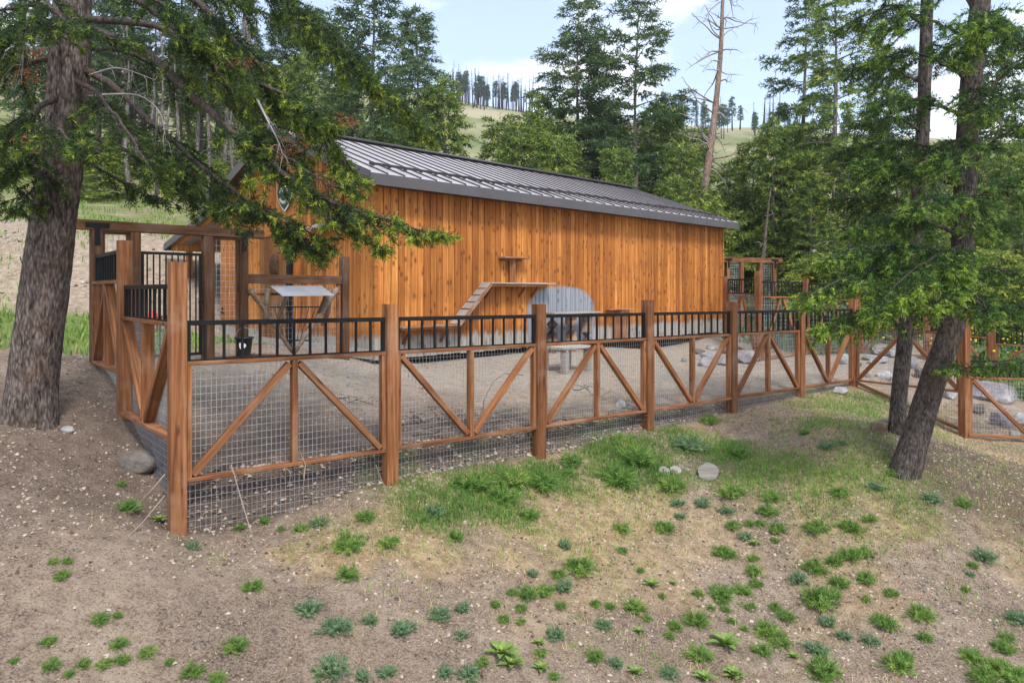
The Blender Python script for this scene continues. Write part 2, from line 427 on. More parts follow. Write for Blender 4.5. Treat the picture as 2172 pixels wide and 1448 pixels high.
# ------------------------------------------------------------------ terrain
def ctrl(lst): return [tuple(P(*a)) if len(a) == 3 else tuple(a[1:]) for a in lst]
out_pts = ctrl([
 (375,1135,7.015),(828,1020,8.51),(1143,967,9.99),(1373,910,11.46),(1552,875,12.92),(1697,842,14.42),(1813,820,15.85),
 (2045,925,13.5),(2172,945,13.2),(1925,997,9.5),(1902,917,10.8),(60,885,8.0),(270,885,8.8),(203,772,10.5),
 (50,700,14),(100,745,12.5),(50,645,19),(50,515,21.5),(50,465,26),(100,410,40),(-500,640,19),(-500,480,22),
 (350,722,14.5),(350,650,20),(350,525,23.5),(350,470,32),
 (1086,1448,5.63),(0,1448,4.6),(2172,1448,6.2),(2172,1150,8.6),(2172,1000,10.5),(400,1448,5.0),(600,1250,6.2),
 (200,1100,6.3),(0,1100,6.0),(0,1000,6.8),(1500,1200,8.0),(1086,1200,7.2),(1700,1300,7.2),(800,1120,7.4),(1550,950,11.0),
 ('w',0,0,-2.5),('w',-10,0,-1.2),('w',12,0,-3.4),('w',0,-25,-7),('w',-10,6,1.1),('w',-14,10,1.9),('w',20,8,-2.6),('w',40,15,-4),('w',-40,10,6),
 ('w',-2.83,14.5,0.42),('w',7.3,24.4,0.42),('w',-8.4,20.2,0.75),('w',1.9,30.1,0.5),
 (1608,772,21),(2000,720,22),(2172,700,25),(1900,690,30),('w',20,22,-0.3),
 ('w',0,38,0.8),('w',15,42,-0.5),('w',-12,34,5.0),('w',-20,45,10),('w',0,60,3),('w',30,60,2),('w',-30,60,15),('w',60,60,-2),
 ('w',20,120,13),('w',-40,120,30),('w',80,120,12),('w',150,120,8),('w',-120,120,45),
 ('w',0,250,67),('w',-22,246,69),('w',104,255,62),('w',183,250,56),('w',-100,250,82),('w',320,250,50),('w',-300,250,90),
 ('w',0,330,72),('w',150,340,64),('w',-200,340,90),('w',0,700,62),('w',600,600,55),('w',-600,600,80),('w',600,0,-20),('w',-600,0,60),('w',0,-300,-40),
])
yard_pts = ctrl([
 ('w',FA.x+0.1,FA.y+0.3,0.0),('w',FP[1].x,FP[1].y+.2,-0.02),('w',FP[2].x,FP[2].y+.2,-0.08),('w',FP[3].x,FP[3].y+.2,-0.10),
 ('w',FP[4].x,FP[4].y+.2,-0.14),('w',FP[5].x,FP[5].y+.2,-0.16),('w',FP[6].x,FP[6].y+.2,-0.18),
 ('w',LP[1].x+.2,LP[1].y+.1,0.33),('w',GP0.x,GP0.y,0.82),('w',GPS[3].x,GPS[3].y,0.76),('w',GPS[4].x,GPS[4].y,0.62),
 ('w',-2.83,14.5,0.40),('w',7.3,24.4,0.40),('w',2.0,19.2,0.40),('w',0.0,13.0,0.20),('w',-2.6,10.5,0.30),('w',3.0,15,0.14),
 (2045,925,13.5),(2172,945,13.2),(1608,772,21),(2000,720,22),(2172,700,25),(1900,690,30),('w',20,22,-0.3),('w',20,13,-1.5),('w',10,18,-0.15),
 (350,722,14.5),(203,772,10.5),(350,650,20),('w',1.9,30.1,0.5),('w',0,40,0.8),('w',15,40,0),('w',-20,20,3),('w',0,0,-1),('w',30,30,0),
])
class RBF:
    def __init__(s, pts, c=0.9):
        p = np.array(pts, float); s.c = c; s.xy = p[:, :2]; n = len(p)
        A = np.zeros((n+3, n+3)); A[:n, :n] = s.k(s.xy[:, 0], s.xy[:, 1]) ; A[:n, :n] += np.eye(n) * -0.02
        A[:n, n] = 1; A[:n, n+1:] = s.xy; A[n, :n] = 1; A[n+1:, :n] = s.xy.T
        s.w = np.linalg.solve(A, np.concatenate([p[:, 2], [0, 0, 0]]))
    def k(s, x, y):
        return np.sqrt((x[:, None]-s.xy[None, :, 0])**2 + (y[:, None]-s.xy[None, :, 1])**2 + s.c**2)
    def __call__(s, x, y):
        x = np.asarray(x, float).ravel(); y = np.asarray(y, float).ravel(); n = len(s.xy)
        return s.k(x, y) @ s.w[:n] + s.w[n] + s.w[n+1]*x + s.w[n+2]*y
rb_o, rb_y = RBF(out_pts), RBF(yard_pts)
def yard_mask(x, y):
    dx, dy = x - FA.x, y - FA.y
    df = -dx*FD.y + dy*FD.x            # behind the front fence
    dl = dx*LD.y - dy*LD.x             # right of the side fence
    return df, dl
def ground_z(x, y, fine=True):
    x = np.asarray(x, float).ravel(); y = np.asarray(y, float).ravel()
    df, dl = yard_mask(x, y)
    d = np.minimum(df, dl) + 0.06*(fbm(x*2.2, y*2.2, 5)-0.5)
    m = sstep(0.08, 0.24, d)
    m = m * sstep(-1.3, -0.2, (x-GP0.x)*U.y - (y-GP0.y)*U.x)
    far = sstep(26, 36, y)
    zo, zy = rb_o(x, y), rb_y(x, y)
    m2 = m * (1-far)
    z = zo*(1-m2) + zy*m2
    if fine:
        r = np.hypot(x, y)
        a = (1-m2) * 0.07 + m2 * 0.03
        z = z + a*(fbm(x*1.1, y*1.1, 3)-0.5) + (a*0.35)*(fbm(x*5, y*5, 9, 2)-0.5)
        z = z + sstep(60, 160, r) * 7 * (fbm(x/45, y/45, 21)-0.5)
    return z
def gz(x, y): return float(ground_z([x], [y])[0])
def hit(px, py, y0=3.0, y1=80.0):
    """where the ray through a pixel meets the ground"""
    Ys = np.exp(np.linspace(math.log(y0), math.log(y1), 400))
    dx, dz = (px-1086)/F, (HZ-py)/F
    g = ground_z(Ys*dx, Ys); h = CAM_Z + Ys*dz - g
    i = np.argmax(h < 0)
    if h[i] >= 0: return None
    a, b = Ys[max(i-1, 0)], Ys[i]
    ys = np.linspace(a, b, 12); hh = CAM_Z + ys*dz - ground_z(ys*dx, ys); j = np.argmax(hh < 0)
    y = ys[j]; x = y*dx
    return Vector((x, y, gz(x, y)))

def axis(c0, c1, step, grow, lim0, lim1):
    a = list(np.arange(c0, c1, step))
    s = step; v = c0; lo = []
    while v > lim0: s *= grow; v -= s; lo.append(v)
    s = step; v = a[-1]; hi = []
    while v < lim1: s *= grow; v += s; hi.append(v)
    return np.array(lo[::-1] + a + hi)
gx = axis(-7.0, 10.5, 0.075, 1.05, -420, 420); gy = axis(4.2, 17.0, 0.075, 1.045, -110, 460)
X, Y = np.meshgrid(gx, gy); x, y = X.ravel(), Y.ravel()
z = ground_z(x, y)
nx, ny = len(gx), len(gy)
idx = np.arange(nx*ny).reshape(ny, nx)
T = np.stack([idx[:-1, :-1], idx[:-1, 1:], idx[1:, 1:], idx[1:, :-1]], -1).reshape(-1, 4)
df, dl = yard_mask(x, y); r = np.hypot(x, y)
n1 = fbm(x*0.8, y*0.8, 31); n2 = fbm(x*2.5, y*2.5, 41)
A_yard = sstep(0.05, 0.5, np.minimum(df, dl) + 0.5*(n2-0.5)) * (1-sstep(27, 33, y)) * sstep(-2.2, -0.4, (x-GP0.x)*U.y - (y-GP0.y)*U.x + 1.0*(n2-.5))
dd = np.minimum(df, dl)
A_yard *= sstep(0.5, 3.4, df + 2.2*(n2-0.5) + 0.30*np.clip(x, -4, 8)) * 0.9 + 0.1      # brown earth inside, close to the front fence
# dry-straw zone and grass zones (as places on the slope)
GRASS = []   # (x, y, rx, ry, strength, dryness)
def zone(px, py, rx, ry, s=1.0, d=0.0):
    h = hit(px, py)
    if h: GRASS.append((h.x, h.y, rx, ry, s, d))
for a in [(940,1060,1.0,.45),(1090,1010,.75,.42),(1160,1010,.7,.4),(1000,1080,.8,.38),(1310,965,.85,.5),(1360,970,.5,.4),(1280,930,.6,.4),
          (1310,1005,.6,.35),(1460,940,.75,.45),(880,1070,.45,.3),(1425,1025,.4,.3),(1550,955,.4,.3)]: zone(*a[:2], a[2], a[3], 1.0, 0.0)
for a in [(1760,1005,1.7,.75),(1640,980,.9,.6),(1810,870,1.5,.9),(1880,860,1.0,.6),(1740,900,.9,.5),(1600,1010,.8,.4),(1850,1030,.7,.4)]: zone(*a[:2], a[2], a[3], 0.75, 0.35)
for a in [(1200,1050,1.2,.6),(1330,1060,1.2,.6),(1090,1120,1.1,.5),(840,1130,.9,.45),(740,1150,.7,.4),(1250,1160,.9,.5),(1780,1060,1.1,.5)]: zone(*a[:2], a[2], a[3], 0.3, 0.75)
A_green = np.zeros_like(x); A_straw = np.zeros_like(x)
for (cx, cy, rx, ry, s, d) in GRASS:
    q = ((x-cx)/rx)**2 + ((y-cy)/(ry*1.7))**2 + 2.4*(n2-0.5)
    f = sstep(1.3, 0.0, q)
    A_green = np.maximum(A_green, f*s*(1-d)*0.55); A_straw = np.maximum(A_straw, f*min(.9, 0.35+d*.75))
near = (r < 30)
A_straw = np.maximum(A_straw, 0.6*sstep(0.40, 0.62, n1)*near*sstep(-2.0, 1.0, x)*(1-.6*sstep(7.5, 9.5, x))*(1-A_yard))
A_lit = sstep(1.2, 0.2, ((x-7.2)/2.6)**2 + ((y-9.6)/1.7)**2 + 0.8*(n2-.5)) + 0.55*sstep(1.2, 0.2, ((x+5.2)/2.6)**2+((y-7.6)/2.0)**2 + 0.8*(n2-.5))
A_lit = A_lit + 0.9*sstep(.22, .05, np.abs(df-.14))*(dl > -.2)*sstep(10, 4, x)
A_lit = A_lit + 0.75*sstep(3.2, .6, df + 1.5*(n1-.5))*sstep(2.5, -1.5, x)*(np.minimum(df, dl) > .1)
# grassy flat, cut bank and hillside behind the gate
bx = -x*0.7 + y
left = sstep(-5.5, -7.5, x + 0.0*y)
A_bank = left*sstep(17.5, 18.7, y + 1.2*(n2-.5))*(1-sstep(25, 33, y + 6*(n1-.5)))
A_grass2 = left*sstep(12.2, 13.5, y + 1.0*(n2-.5))*(1-sstep(17.8, 18.8, y))*0.9 + left*sstep(24, 31, y + 6*(n1-.5))*(.25+.65*sstep(.42, .6, n2))
A_back = sstep(24, 29, y)*(1-left)*0.8 + sstep(11.5, 14, x)*sstep(15, 18, y)*0.8
A_green = np.clip(np.maximum(A_green, np.maximum(A_grass2, A_back)), 0, 1)
A_hill = sstep(60, 110, y)
A_yard *= 1-np.clip(A_back, 0, 1)
gme = np_mesh('ground', np.stack([x, y, z], 1), T, M_GROUND,
              dict(yard=A_yard, green=A_green, straw=np.clip(A_straw, 0, 1), litter=np.clip(A_lit, 0, 1)*(1-.8*A_yard), bank=A_bank, hill=A_hill), smooth=True)
ground = tag(put('ground', gme), 'bare brown dirt slope with scattered pale stones', 'ground', kind='structure')

# ------------------------------------------------------------------ barn
BL, BW = 14.2, 8.0
Z_EAVE, Z_RIDGE, OV = 4.30, 5.94, 0.43
BZ = 0.50
barn = empty('barn', (B0.x, B0.y, 0), BANG)
tag(barn, 'long orange-stained wooden barn with dark standing-seam metal roof', 'barn')
BM = wmat(barn)
def bput(name, me, loc, parent=barn, rot=None):
    M = BM @ Matrix.Translation(Vector(loc))
    if rot is not None: M = M @ rot
    return put(name, me, parent, M)
def barn_wood(name, base, patches=True, bleach=0.42):
    dark, mid, light = base
    m, nt, b = new_mat(name, 0.7, 0.25)
    g, raw, rnd = rand_vec(nt, (20, 20, 0.75))
    n1 = noise(nt, g, 1.0, 6, 0.62)
    col = ramp(nt, n1, [(0.27, dark), (0.5, mid), (0.74, light)])
    tone = math_(nt, 'ADD', math_(nt, 'MULTIPLY', rnd, 0.62), 0.70)
    cm = N(nt, 'ShaderNodeCombineXYZ'); L(nt, tone, cm.inputs[0]); L(nt, math_(nt, 'POWER', tone, 1.25), cm.inputs[1]); L(nt, math_(nt, 'POWER', tone, 1.5), cm.inputs[2])
    col = mixc(nt, 1.0, col, cm.outputs[0], 'MULTIPLY')
    mp = N(nt, 'ShaderNodeMapping'); mp.inputs['Scale'].default_value = (6.5, 6.5, 3.6); L(nt, raw, mp.inputs['Vector'])
    v = N(nt, 'ShaderNodeTexVoronoi', Scale=1.0); L(nt, mp.outputs[0], v.inputs['Vector'])
    k = ramp(nt, v.outputs['Distance'], [(0.10, (1, 1, 1)), (0.30, (0, 0, 0))])
    col = mixc(nt, math_(nt, 'MULTIPLY', k, 0.8), col, (0.085, 0.026, 0.007))
    tc = N(nt, 'ShaderNodeTexCoord'); tc.object = barn
    sp = N(nt, 'ShaderNodeSeparateXYZ'); L(nt, tc.outputs['Object'], sp.inputs[0])
    n3 = noise(nt, tc.outputs['Object'], 1.4, 5, 0.6)
    # smoky darker wash
    col = mixc(nt, math_(nt, 'MULTIPLY', ramp(nt, n3, [(0.48, (0, 0, 0)), (0.72, (1, 1, 1))]), 0.42), col, (0.14, 0.046, 0.011))
    if patches:
        n4 = noise(nt, g, 0.5, 3)
        zz = math_(nt, 'ADD', sp.outputs[2], math_(nt, 'MULTIPLY', math_(nt, 'SUBTRACT', n4, 0.5), 0.40))
        zz = math_(nt, 'ADD', zz, math_(nt, 'MULTIPLY', math_(nt, 'SUBTRACT', n3, 0.5), 0.25))
        mr = N(nt, 'ShaderNodeMapRange', interpolation_type='SMOOTHSTEP'); L(nt, zz, mr.inputs[0])
        mr.inputs[1].default_value = BZ + bleach + 0.09; mr.inputs[2].default_value = BZ + bleach - 0.07
        bl = mr.outputs[0]
        # grey weathered arch beside the shelf
        cx, hw, ztop = ARCH
        ex = math_(nt, 'POWER', math_(nt, 'ABSOLUTE', math_(nt, 'DIVIDE', math_(nt, 'SUBTRACT', sp.outputs[0], cx), hw)), 2.6)
        ez = math_(nt, 'POWER', math_(nt, 'MAXIMUM', math_(nt, 'DIVIDE', math_(nt, 'SUBTRACT', sp.outputs[2], ztop - 0.75), 0.75), 0.0), 2.6)
        e = math_(nt, 'ADD', math_(nt, 'ADD', ex, ez), math_(nt, 'MULTIPLY', math_(nt, 'SUBTRACT', n4, 0.5), 0.5))
        mr2 = N(nt, 'ShaderNodeMapRange', interpolation_type='SMOOTHSTEP'); L(nt, e, mr2.inputs[0])
        mr2.inputs[1].default_value = 1.15; mr2.inputs[2].default_value = 0.85
        front = math_(nt, 'LESS_THAN', sp.outputs[1], 0.05)
        arch = math_(nt, 'MULTIPLY', mr2.outputs[0], front)
        grey = ramp(nt, n1, [(0.3, (0.20, 0.185, 0.165)), (0.7, (0.40, 0.37, 0.335))])
        grey2 = ramp(nt, n1, [(0.3, (0.17, 0.185, 0.215)), (0.7, (0.33, 0.35, 0.385))])
        grey = mixc(nt, math_(nt, 'MULTIPLY', k, 0.7), grey, (0.07, 0.055, 0.045))
        grey2 = mixc(nt, math_(nt, 'MULTIPLY', k, 0.7), grey2, (0.07, 0.06, 0.055))
        # darker water stain on the edge of the bleached strip
        mr3 = N(nt, 'ShaderNodeMapRange', interpolation_type='SMOOTHSTEP'); L(nt, zz, mr3.inputs[0])
        mr3.inputs[1].default_value = BZ + bleach + 0.34; mr3.inputs[2].default_value = BZ + bleach + 0.02
        col = mixc(nt, math_(nt, 'MULTIPLY', mr3.outputs[0], 0.5), col, (0.17, 0.06, 0.018))
        col = mixc(nt, bl, col, grey); col = mixc(nt, arch, col, grey2)
    L(nt, col, b.inputs['Base Color'])
    bump(nt, b, n1, 0.3, 0.004)
    return m
def wall_t(px, off=0.0):
    """distance along the long wall seen at column px, off metres in front of it"""
    n = Vector((U.y, -U.x)); o = B0 + n*off; k = (px-1086)/F
    return (k*o.y - o.x)/(U.x - k*U.y)
def wall_z(px, py, off=0.0):
    n = Vector((U.y, -U.x)); q = B0 + n*off + U*wall_t(px, off)
    return CAM_Z + (HZ-py)/F*q.y
def gab_w(px, off=0.0):
    o = B0 - U*off; k = (px-1086)/F
    return (k*o.y - o.x)/(Vv.x - k*Vv.y)
def gab_z(px, py, off=0.0):
    q = B0 - U*off + Vv*gab_w(px, off)
    return CAM_Z + (HZ-py)/F*q.y
_a, _b = wall_t(1118), wall_t(1258)
ARCH = ((_a+_b)/2, (_b-_a)/2, wall_z(1190, 608))
M_BARN = barn_wood('orange_barn_boards', ((0.245, 0.076, 0.015), (0.40, 0.140, 0.028), (0.58, 0.25, 0.066)))
M_DOORW = barn_wood('dark_door_boards', ((0.10, 0.035, 0.010), (0.20, 0.078, 0.022), (0.30, 0.125, 0.038)), False)
M_RAFTER = barn_wood('rafter_wood', ((0.22, 0.08, 0.018), (0.42, 0.17, 0.04), (0.55, 0.25, 0.07)), False)

def zroof(yl): return Z_RIDGE - abs(yl - BW/2) * (Z_RIDGE - Z_EAVE) / (BW/2 + OV)
zw = zroof(0) - 0.10
pitch = math.atan2(Z_RIDGE - Z_EAVE, BW/2 + OV)
# core behind the boards
me = mesh('core', [(0.05,0.05,BZ-0.02),(BL-0.05,0.05,BZ-0.02),(BL-0.05,BW-0.05,BZ-0.02),(0.05,BW-0.05,BZ-0.02),
                   (0.05,0.05,zw-0.02),(BL-0.05,0.05,zw-0.02),(BL-0.05,BW-0.05,zw-0.02),(0.05,BW-0.05,zw-0.02),
                   (0.05,BW/2,zroof(BW/2)-0.16),(BL-0.05,BW/2,zroof(BW/2)-0.16)],
          [(0,1,5,4),(2,3,7,6),(0,4,8,7,3),(1,2,6,9,5),(4,5,9,8),(6,7,8,9),(3,2,1,0)], M_DARK)
bput('wall_core', me, (0, 0, 0))
# recessed footing, coloured near black to paint the shade below the boards
fm = MB(); fm.bar((0.25, BW/2, 0.1), (BL-0.25, BW/2, 0.1), BW-0.5, 0.9)
bput('footing', mesh('footing', fm.V, fm.F, M_DARK), (0, 0, 0))
def board_mesh(w, h0, h1, mat, th=0.024):
    """upright board: width along x from 0 to w, thickness towards -y, heights h0 (left) and h1 (right)"""
    c = 0.004
    V = [(0,0,0),(c,-th,0),(w-c,-th,0),(w,0,0),(0,0,h0),(c,-th,h0),(w-c,-th,h1),(w,0,h1)]
    return mesh('board', V, [(1,2,6,5),(0,1,5,4),(2,3,7,6),(4,5,6,7),(0,3,2,1)], mat)
widths = []
t = 0.0
while t < BL - 0.02:
    w = min(R.choice([0.18, 0.18, 0.18, 0.19, 0.165, 0.15]), BL - t); widths.append((t, w)); t += w
shared = {}
for t, w in widths:
    key = round(w, 3)
    if key not in shared: shared[key] = board_mesh(w-0.011, zw-BZ, zw-BZ, M_BARN)
    bput('wall_board', shared[key], (t+0.005, R.uniform(-0.004, 0.004), BZ + R.uniform(-0.012, 0.012)))
RZ = Matrix.Rotation(-math.pi/2, 4, 'Z')
# gable boards: local x of the board runs along -y of the barn, so place from w+width
DOORW = (gab_w(628), gab_w(556))
t = 0.0
while t < BW - 0.02:
    w = min(0.18, BW - t)
    ha, hb = zroof(t+w) - 0.12 - BZ, zroof(t) - 0.12 - BZ
    me = board_mesh(w-0.010, ha, hb, M_BARN)
    bput('wall_board', me, (R.uniform(-0.003, 0.003), t+w-0.005, BZ + R.uniform(-0.01, 0.01)), rot=RZ)
    t += w
# far end and back walls, plain boards joined
fm = MB(); t = 0
for xx in (BL,):
    t = 0
    while t < BW - 0.02:
        w = min(0.18, BW-t); h = min(zroof(t), zroof(t+w)) - 0.12
        fm.bar((xx, t+w/2, BZ), (xx, t+w/2, h), 0.045, w-0.010, up=(0, 1, 0)); t += w
t = 0
while t < BL - 0.02:
    w = min(0.18, BL-t); fm.bar((t+w/2, BW, BZ), (t+w/2, BW, zw), w-0.010, 0.045, up=(0, 1, 0)); t += w
tag(bput('back_cladding', mesh('back_cladding', fm.V, fm.F, M_BARN), (0, 0, 0)), kind='stuff')
# corner trims
for yy, xx in ((-0.028, -0.028), (-0.028, BL+0.03)):
    bput('corner_trim', box_mesh(zw-BZ, 0.085, 0.085, M_BARN), (xx, yy, BZ), rot=Matrix.Rotation(-math.pi/2, 4, 'Y'))
# roof: panels with a raised seam each
roof = empty('roof'); roof.parent = barn; WM[roof.name] = BM.copy()
slope_len = (BW/2 + OV) / math.cos(pitch)
npan = 36; pw = (BL + 2*OV) / npan
pm = MB(); pm.bar((pw/2, 0, -0.012), (pw/2, slope_len, -0.012), pw-0.002, 0.024)
pan = mesh('roof_panel', pm.V, pm.F, M_ROOF)
sm = MB(); sm.bar((0, 0.0, 0.015), (0, slope_len, 0.015), 0.024, 0.030)
seam = mesh('seam', sm.V, sm.F, M_SEAM)
for side in (0, 1):
    if side == 0:
        Rm = Matrix.Translation(Vector((-OV, -OV, Z_EAVE))) @ Matrix.Rotation(pitch, 4, 'X')
    else:
        Rm = Matrix.Translation(Vector((BL+OV, BW+OV, Z_EAVE))) @ Matrix.Rotation(math.pi, 4, 'Z') @ Matrix.Rotation(pitch, 4, 'X')
    for i in range(npan):
        M = BM @ Rm @ Matrix.Translation(Vector((i*pw, 0, R.uniform(-0.002, 0.002))))
        put('roof_panel', pan, roof, M)
        put('seam', seam, roof, M @ Matrix.Translation(Vector((0.016, 0, 0))))
    if side == 0: RM0 = BM @ Rm
cap = MB(); cap.bar((-OV, BW/2-0.10, Z_RIDGE-0.015), (BL+OV, BW/2-0.10, Z_RIDGE-0.015), 0.24, 0.03, up=(0, -math.sin(pitch), math.cos(pitch)))
cap.bar((-OV, BW/2+0.10, Z_RIDGE-0.013), (BL+OV, BW/2+0.10, Z_RIDGE-0.013), 0.24, 0.03, up=(0, math.sin(pitch), math.cos(pitch)))
put('ridge_cap', mesh('ridge_cap', [v + Vector((0, 0, 0.06)) for v in cap.V], cap.F, M_SEAM), roof, BM)
# snow guard bars, staggered along the eave
xx = 0.35; k = 0
while xx < BL - 0.3:
    ln = min(2.9, BL + 0.2 - xx); s_at = 0.62 if k % 2 == 0 else 0.50
    g = MB(); g.bar((xx, s_at, 0.085), (xx+ln, s_at, 0.085), 0.030, 0.055)
    i = math.ceil((xx + 0.05)/pw)
    while i*pw < xx + ln - 0.05:
        g.bar((i*pw+0.016, s_at-0.04, 0.055), (i*pw+0.016, s_at+0.04, 0.055), 0.05, 0.03); i += 1
    put('snow_guard', mesh('snow_guard', g.V, g.F, M_SEAM), roof, RM0)
    xx += ln - 0.25; k += 1
# fascias and soffit
FH = 0.23
fa = MB(); fa.bar((-OV, -OV-0.012, Z_EAVE-FH/2-0.006), (BL+OV, -OV-0.012, Z_EAVE-FH/2-0.006), 0.024, FH)
bput('fascia', mesh('fascia', fa.V, fa.F, M_FASCIA), (0, 0, 0))
fa = MB(); fa.bar((-OV, BW+OV+0.012, Z_EAVE-FH/2-0.006), (BL+OV, BW+OV+0.012, Z_EAVE-FH/2-0.006), 0.024, FH)
bput('fascia', mesh('fascia', fa.V, fa.F, M_FASCIA), (0, 0, 0))
for xx in (-OV-0.014, BL+OV+0.014):
    for s in (0, 1):
        y0, y1 = (-OV-0.02, BW/2+0.02) if s == 0 else (BW+OV+0.02, BW/2-0.02)
        fa = MB(); fa.bar((xx, y0, Z_EAVE-FH/2-0.006), (xx, y1, Z_RIDGE-FH/2+0.01), 0.026, FH)
        bput('rake_fascia', mesh('rake_fascia', fa.V, fa.F, M_FASCIA), (0, 0, 0))
for s in (0, 1):
    y0, y1 = (-OV+0.005, BW/2) if s == 0 else (BW+OV-0.005, BW/2)
    so = MB(); so.bar((-OV/2-0.02, y0, Z_EAVE-0.075), (-OV/2-0.02, y1, Z_RIDGE-0.075), OV-0.07, 0.03)
    bput('gable_soffit', mesh('gable_soffit', so.V, so.F, M_SEAM), (0, 0, 0))
so = MB(); so.bar((-0.0, -OV/2-0.02, Z_EAVE-FH+0.03), (BL, -OV/2-0.02, Z_EAVE-FH+0.03), OV-0.06, 0.02)
bput('soffit', mesh('soffit', so.V, so.F, M_SEAM), (0, 0, 0))
# gable end: door leaf, frame, track, window with red trim, small awning
d0, d1 = DOORW; zt = gab_z(590, 500)
dr = empty('door'); dr.parent = barn; WM[dr.name] = BM.copy()
t = d0; nb = 7
for i in range(nb):
    w = (d1-d0)/nb
    put('door_board', board_mesh(w-0.008, zt-BZ-0.1, zt-BZ-0.1, M_DOORW), dr, BM @ Matrix.Translation(Vector((-0.05, d0+(i+1)*w, BZ+0.06))) @ RZ)
for (a0, a1, z0, z1) in ((d0-0.1, d0, BZ, zt+0.1), (d1, d1+0.1, BZ, zt+0.1)):
    fm = MB(); fm.bar((-0.04, (a0+a1)/2, z0), (-0.04, (a0+a1)/2, z1), 0.09, a1-a0, up=(0, 1, 0)); put('door_frame', mesh('door_frame', fm.V, fm.F, M_BARN), dr, BM)
fm = MB(); fm.bar((-0.045, d0-0.1, zt+0.05), (-0.045, d1+0.1, zt+0.05), 0.085, 0.12); put('door_frame', mesh('door_frame', fm.V, fm.F, M_BARN), dr, BM)
wp = gab_w(626); fm = MB(); fm.bar((-0.12, wp, BZ+0.05), (-0.12, wp, gab_z(626, 470)), 0.16, 0.13, up=(0, 1, 0))
bput('downpipe', mesh('downpipe', fm.V, fm.F, M_STEEL), (0, 0, 0))
# pale kick board along the gable foot
fm = MB(); fm.bar((-0.055, 0.05, BZ+0.10), (-0.055, BW-0.1, BZ+0.16), 0.04, 0.2); bput('kick_board', mesh('kick_board', fm.V, fm.F, M_GREYW), (0, 0, 0))
w0, w1 = gab_w(731), gab_w(700); z0, z1 = gab_z(715, 472), gab_z(715, 390)
win = empty('window'); win.parent = barn; WM[win.name] = BM.copy()
fm = MB()
fm.bar((-0.05, w0, z0), (-0.05, w1, z0), 0.05, 0.06); fm.bar((-0.05, w0, z1), (-0.05, w1, z1), 0.05, 0.06)
fm.bar((-0.051, w0, z0), (-0.051, w0, z1), 0.05, 0.06, up=(0, 1, 0)); fm.bar((-0.051, w1, z0), (-0.051, w1, z1), 0.05, 0.06, up=(0, 1, 0))
put('frame', mesh('frame', fm.V, fm.F, M_REDW), win, BM)
fm = MB(); fm.bar((-0.034, w0, (z0+z1)/2), (-0.034, w1, (z0+z1)/2), 0.01, z1-z0); put('shutter', mesh('shutter', fm.V, fm.F, M_BARN), win, BM)
wa, wb = gab_w(697, 0.35), gab_w(640, 0.35); za = gab_z(668, 480, 0.35)
fm = MB(); fm.bar((-0.2, wa, za+0.03), (-0.2, wb, za+0.03), 0.42, 0.03, up=(-0.35, 0, 1)); bput('awning', mesh('awning', fm.V, fm.F, M_GALV), (0, 0, 0))
for yy in (wa+.04, wb-.04):
    fm = MB(); fm.bar((-0.02, yy, za-.22), (-0.3, yy, za-.02), .03, .03)
    bput('awning_bracket', mesh('awning_bracket', fm.V, fm.F, M_STEEL), (0, 0, 0))
# end door with lever handle at the far end of the gable
wd0, wd1 = gab_w(503), gab_w(472)
fm = MB(); fm.bar((-0.045, wd0, (BZ+2.6)/2), (-0.045, wd1, (BZ+2.6)/2), 0.04, 2.6-BZ)
ed = bput('side_door', mesh('side_door', fm.V, fm.F, M_BARN), (0, 0, 0))
zh = gab_z(476, 662); wh = gab_w(477)
fm = MB(); fm.tube([(-0.06, wh, zh), (-0.13, wh, zh)], 0.03, 8); fm.bar((-0.13, wh, zh), (-0.13, wh-0.28, zh-0.03), 0.03, 0.03); fm.tube([(-0.06, wh, zh+0.1), (-0.09, wh, zh+0.1)], 0.035, 8)
put('handle', mesh('handle', fm.V, fm.F, M_STEEL), ed, BM)
# lean-to roof on the far side
lt = empty('lean_to'); lt.parent = barn; WM[lt.name] = BM.copy()
ya, yb, za, zb = 8.35, 11.5, 4.12, 3.40
fm = MB(); fm.bar((4.0, ya, za), (4.0, yb, zb), 8.8, 0.05); put('lean_to_roof', mesh('lean_to_roof', fm.V, fm.F, M_ROOF), lt, BM)
for xx in (-0.42, 8.42):
    fm = MB(); fm.bar((xx, ya, za-0.06), (xx, yb+0.02, zb-0.06), 0.03, 0.2); put('lean_to_fascia', mesh('lean_to_fascia', fm.V, fm.F, M_FASCIA), lt, BM)
fm = MB(); fm.bar((-0.44, yb+0.03, zb-0.08), (8.44, yb+0.03, zb-0.08), 0.03, 0.2); put('lean_to_fascia', mesh('lean_to_fascia', fm.V, fm.F, M_FASCIA), lt, BM)
for i in range(14):
    xx = -0.2 + i*0.62
    fm = MB(); fm.bar((xx, ya-0.3, za-0.06), (xx, yb-0.05, zb-0.12), 0.05, 0.14); put('rafter', mesh('rafter', fm.V, fm.F, M_RAFTER), lt, BM)
fm = MB(); fm.bar((-0.3, yb-0.7, zb-0.12), (8.3, yb-0.7, zb-0.12), 0.14, 0.2); put('lean_to_beam', mesh('lean_to_beam', fm.V, fm.F, M_RAFTER), lt, BM)
for xx in (0.1, 4.0, 8.0):
    fm = MB(); fm.bar((xx, yb-0.7, 0.4), (xx, yb-0.7, zb-0.2), 0.15, 0.15); put('lean_to_post', mesh('lean_to_post', fm.V, fm.F, M_RAFTER), lt, BM)

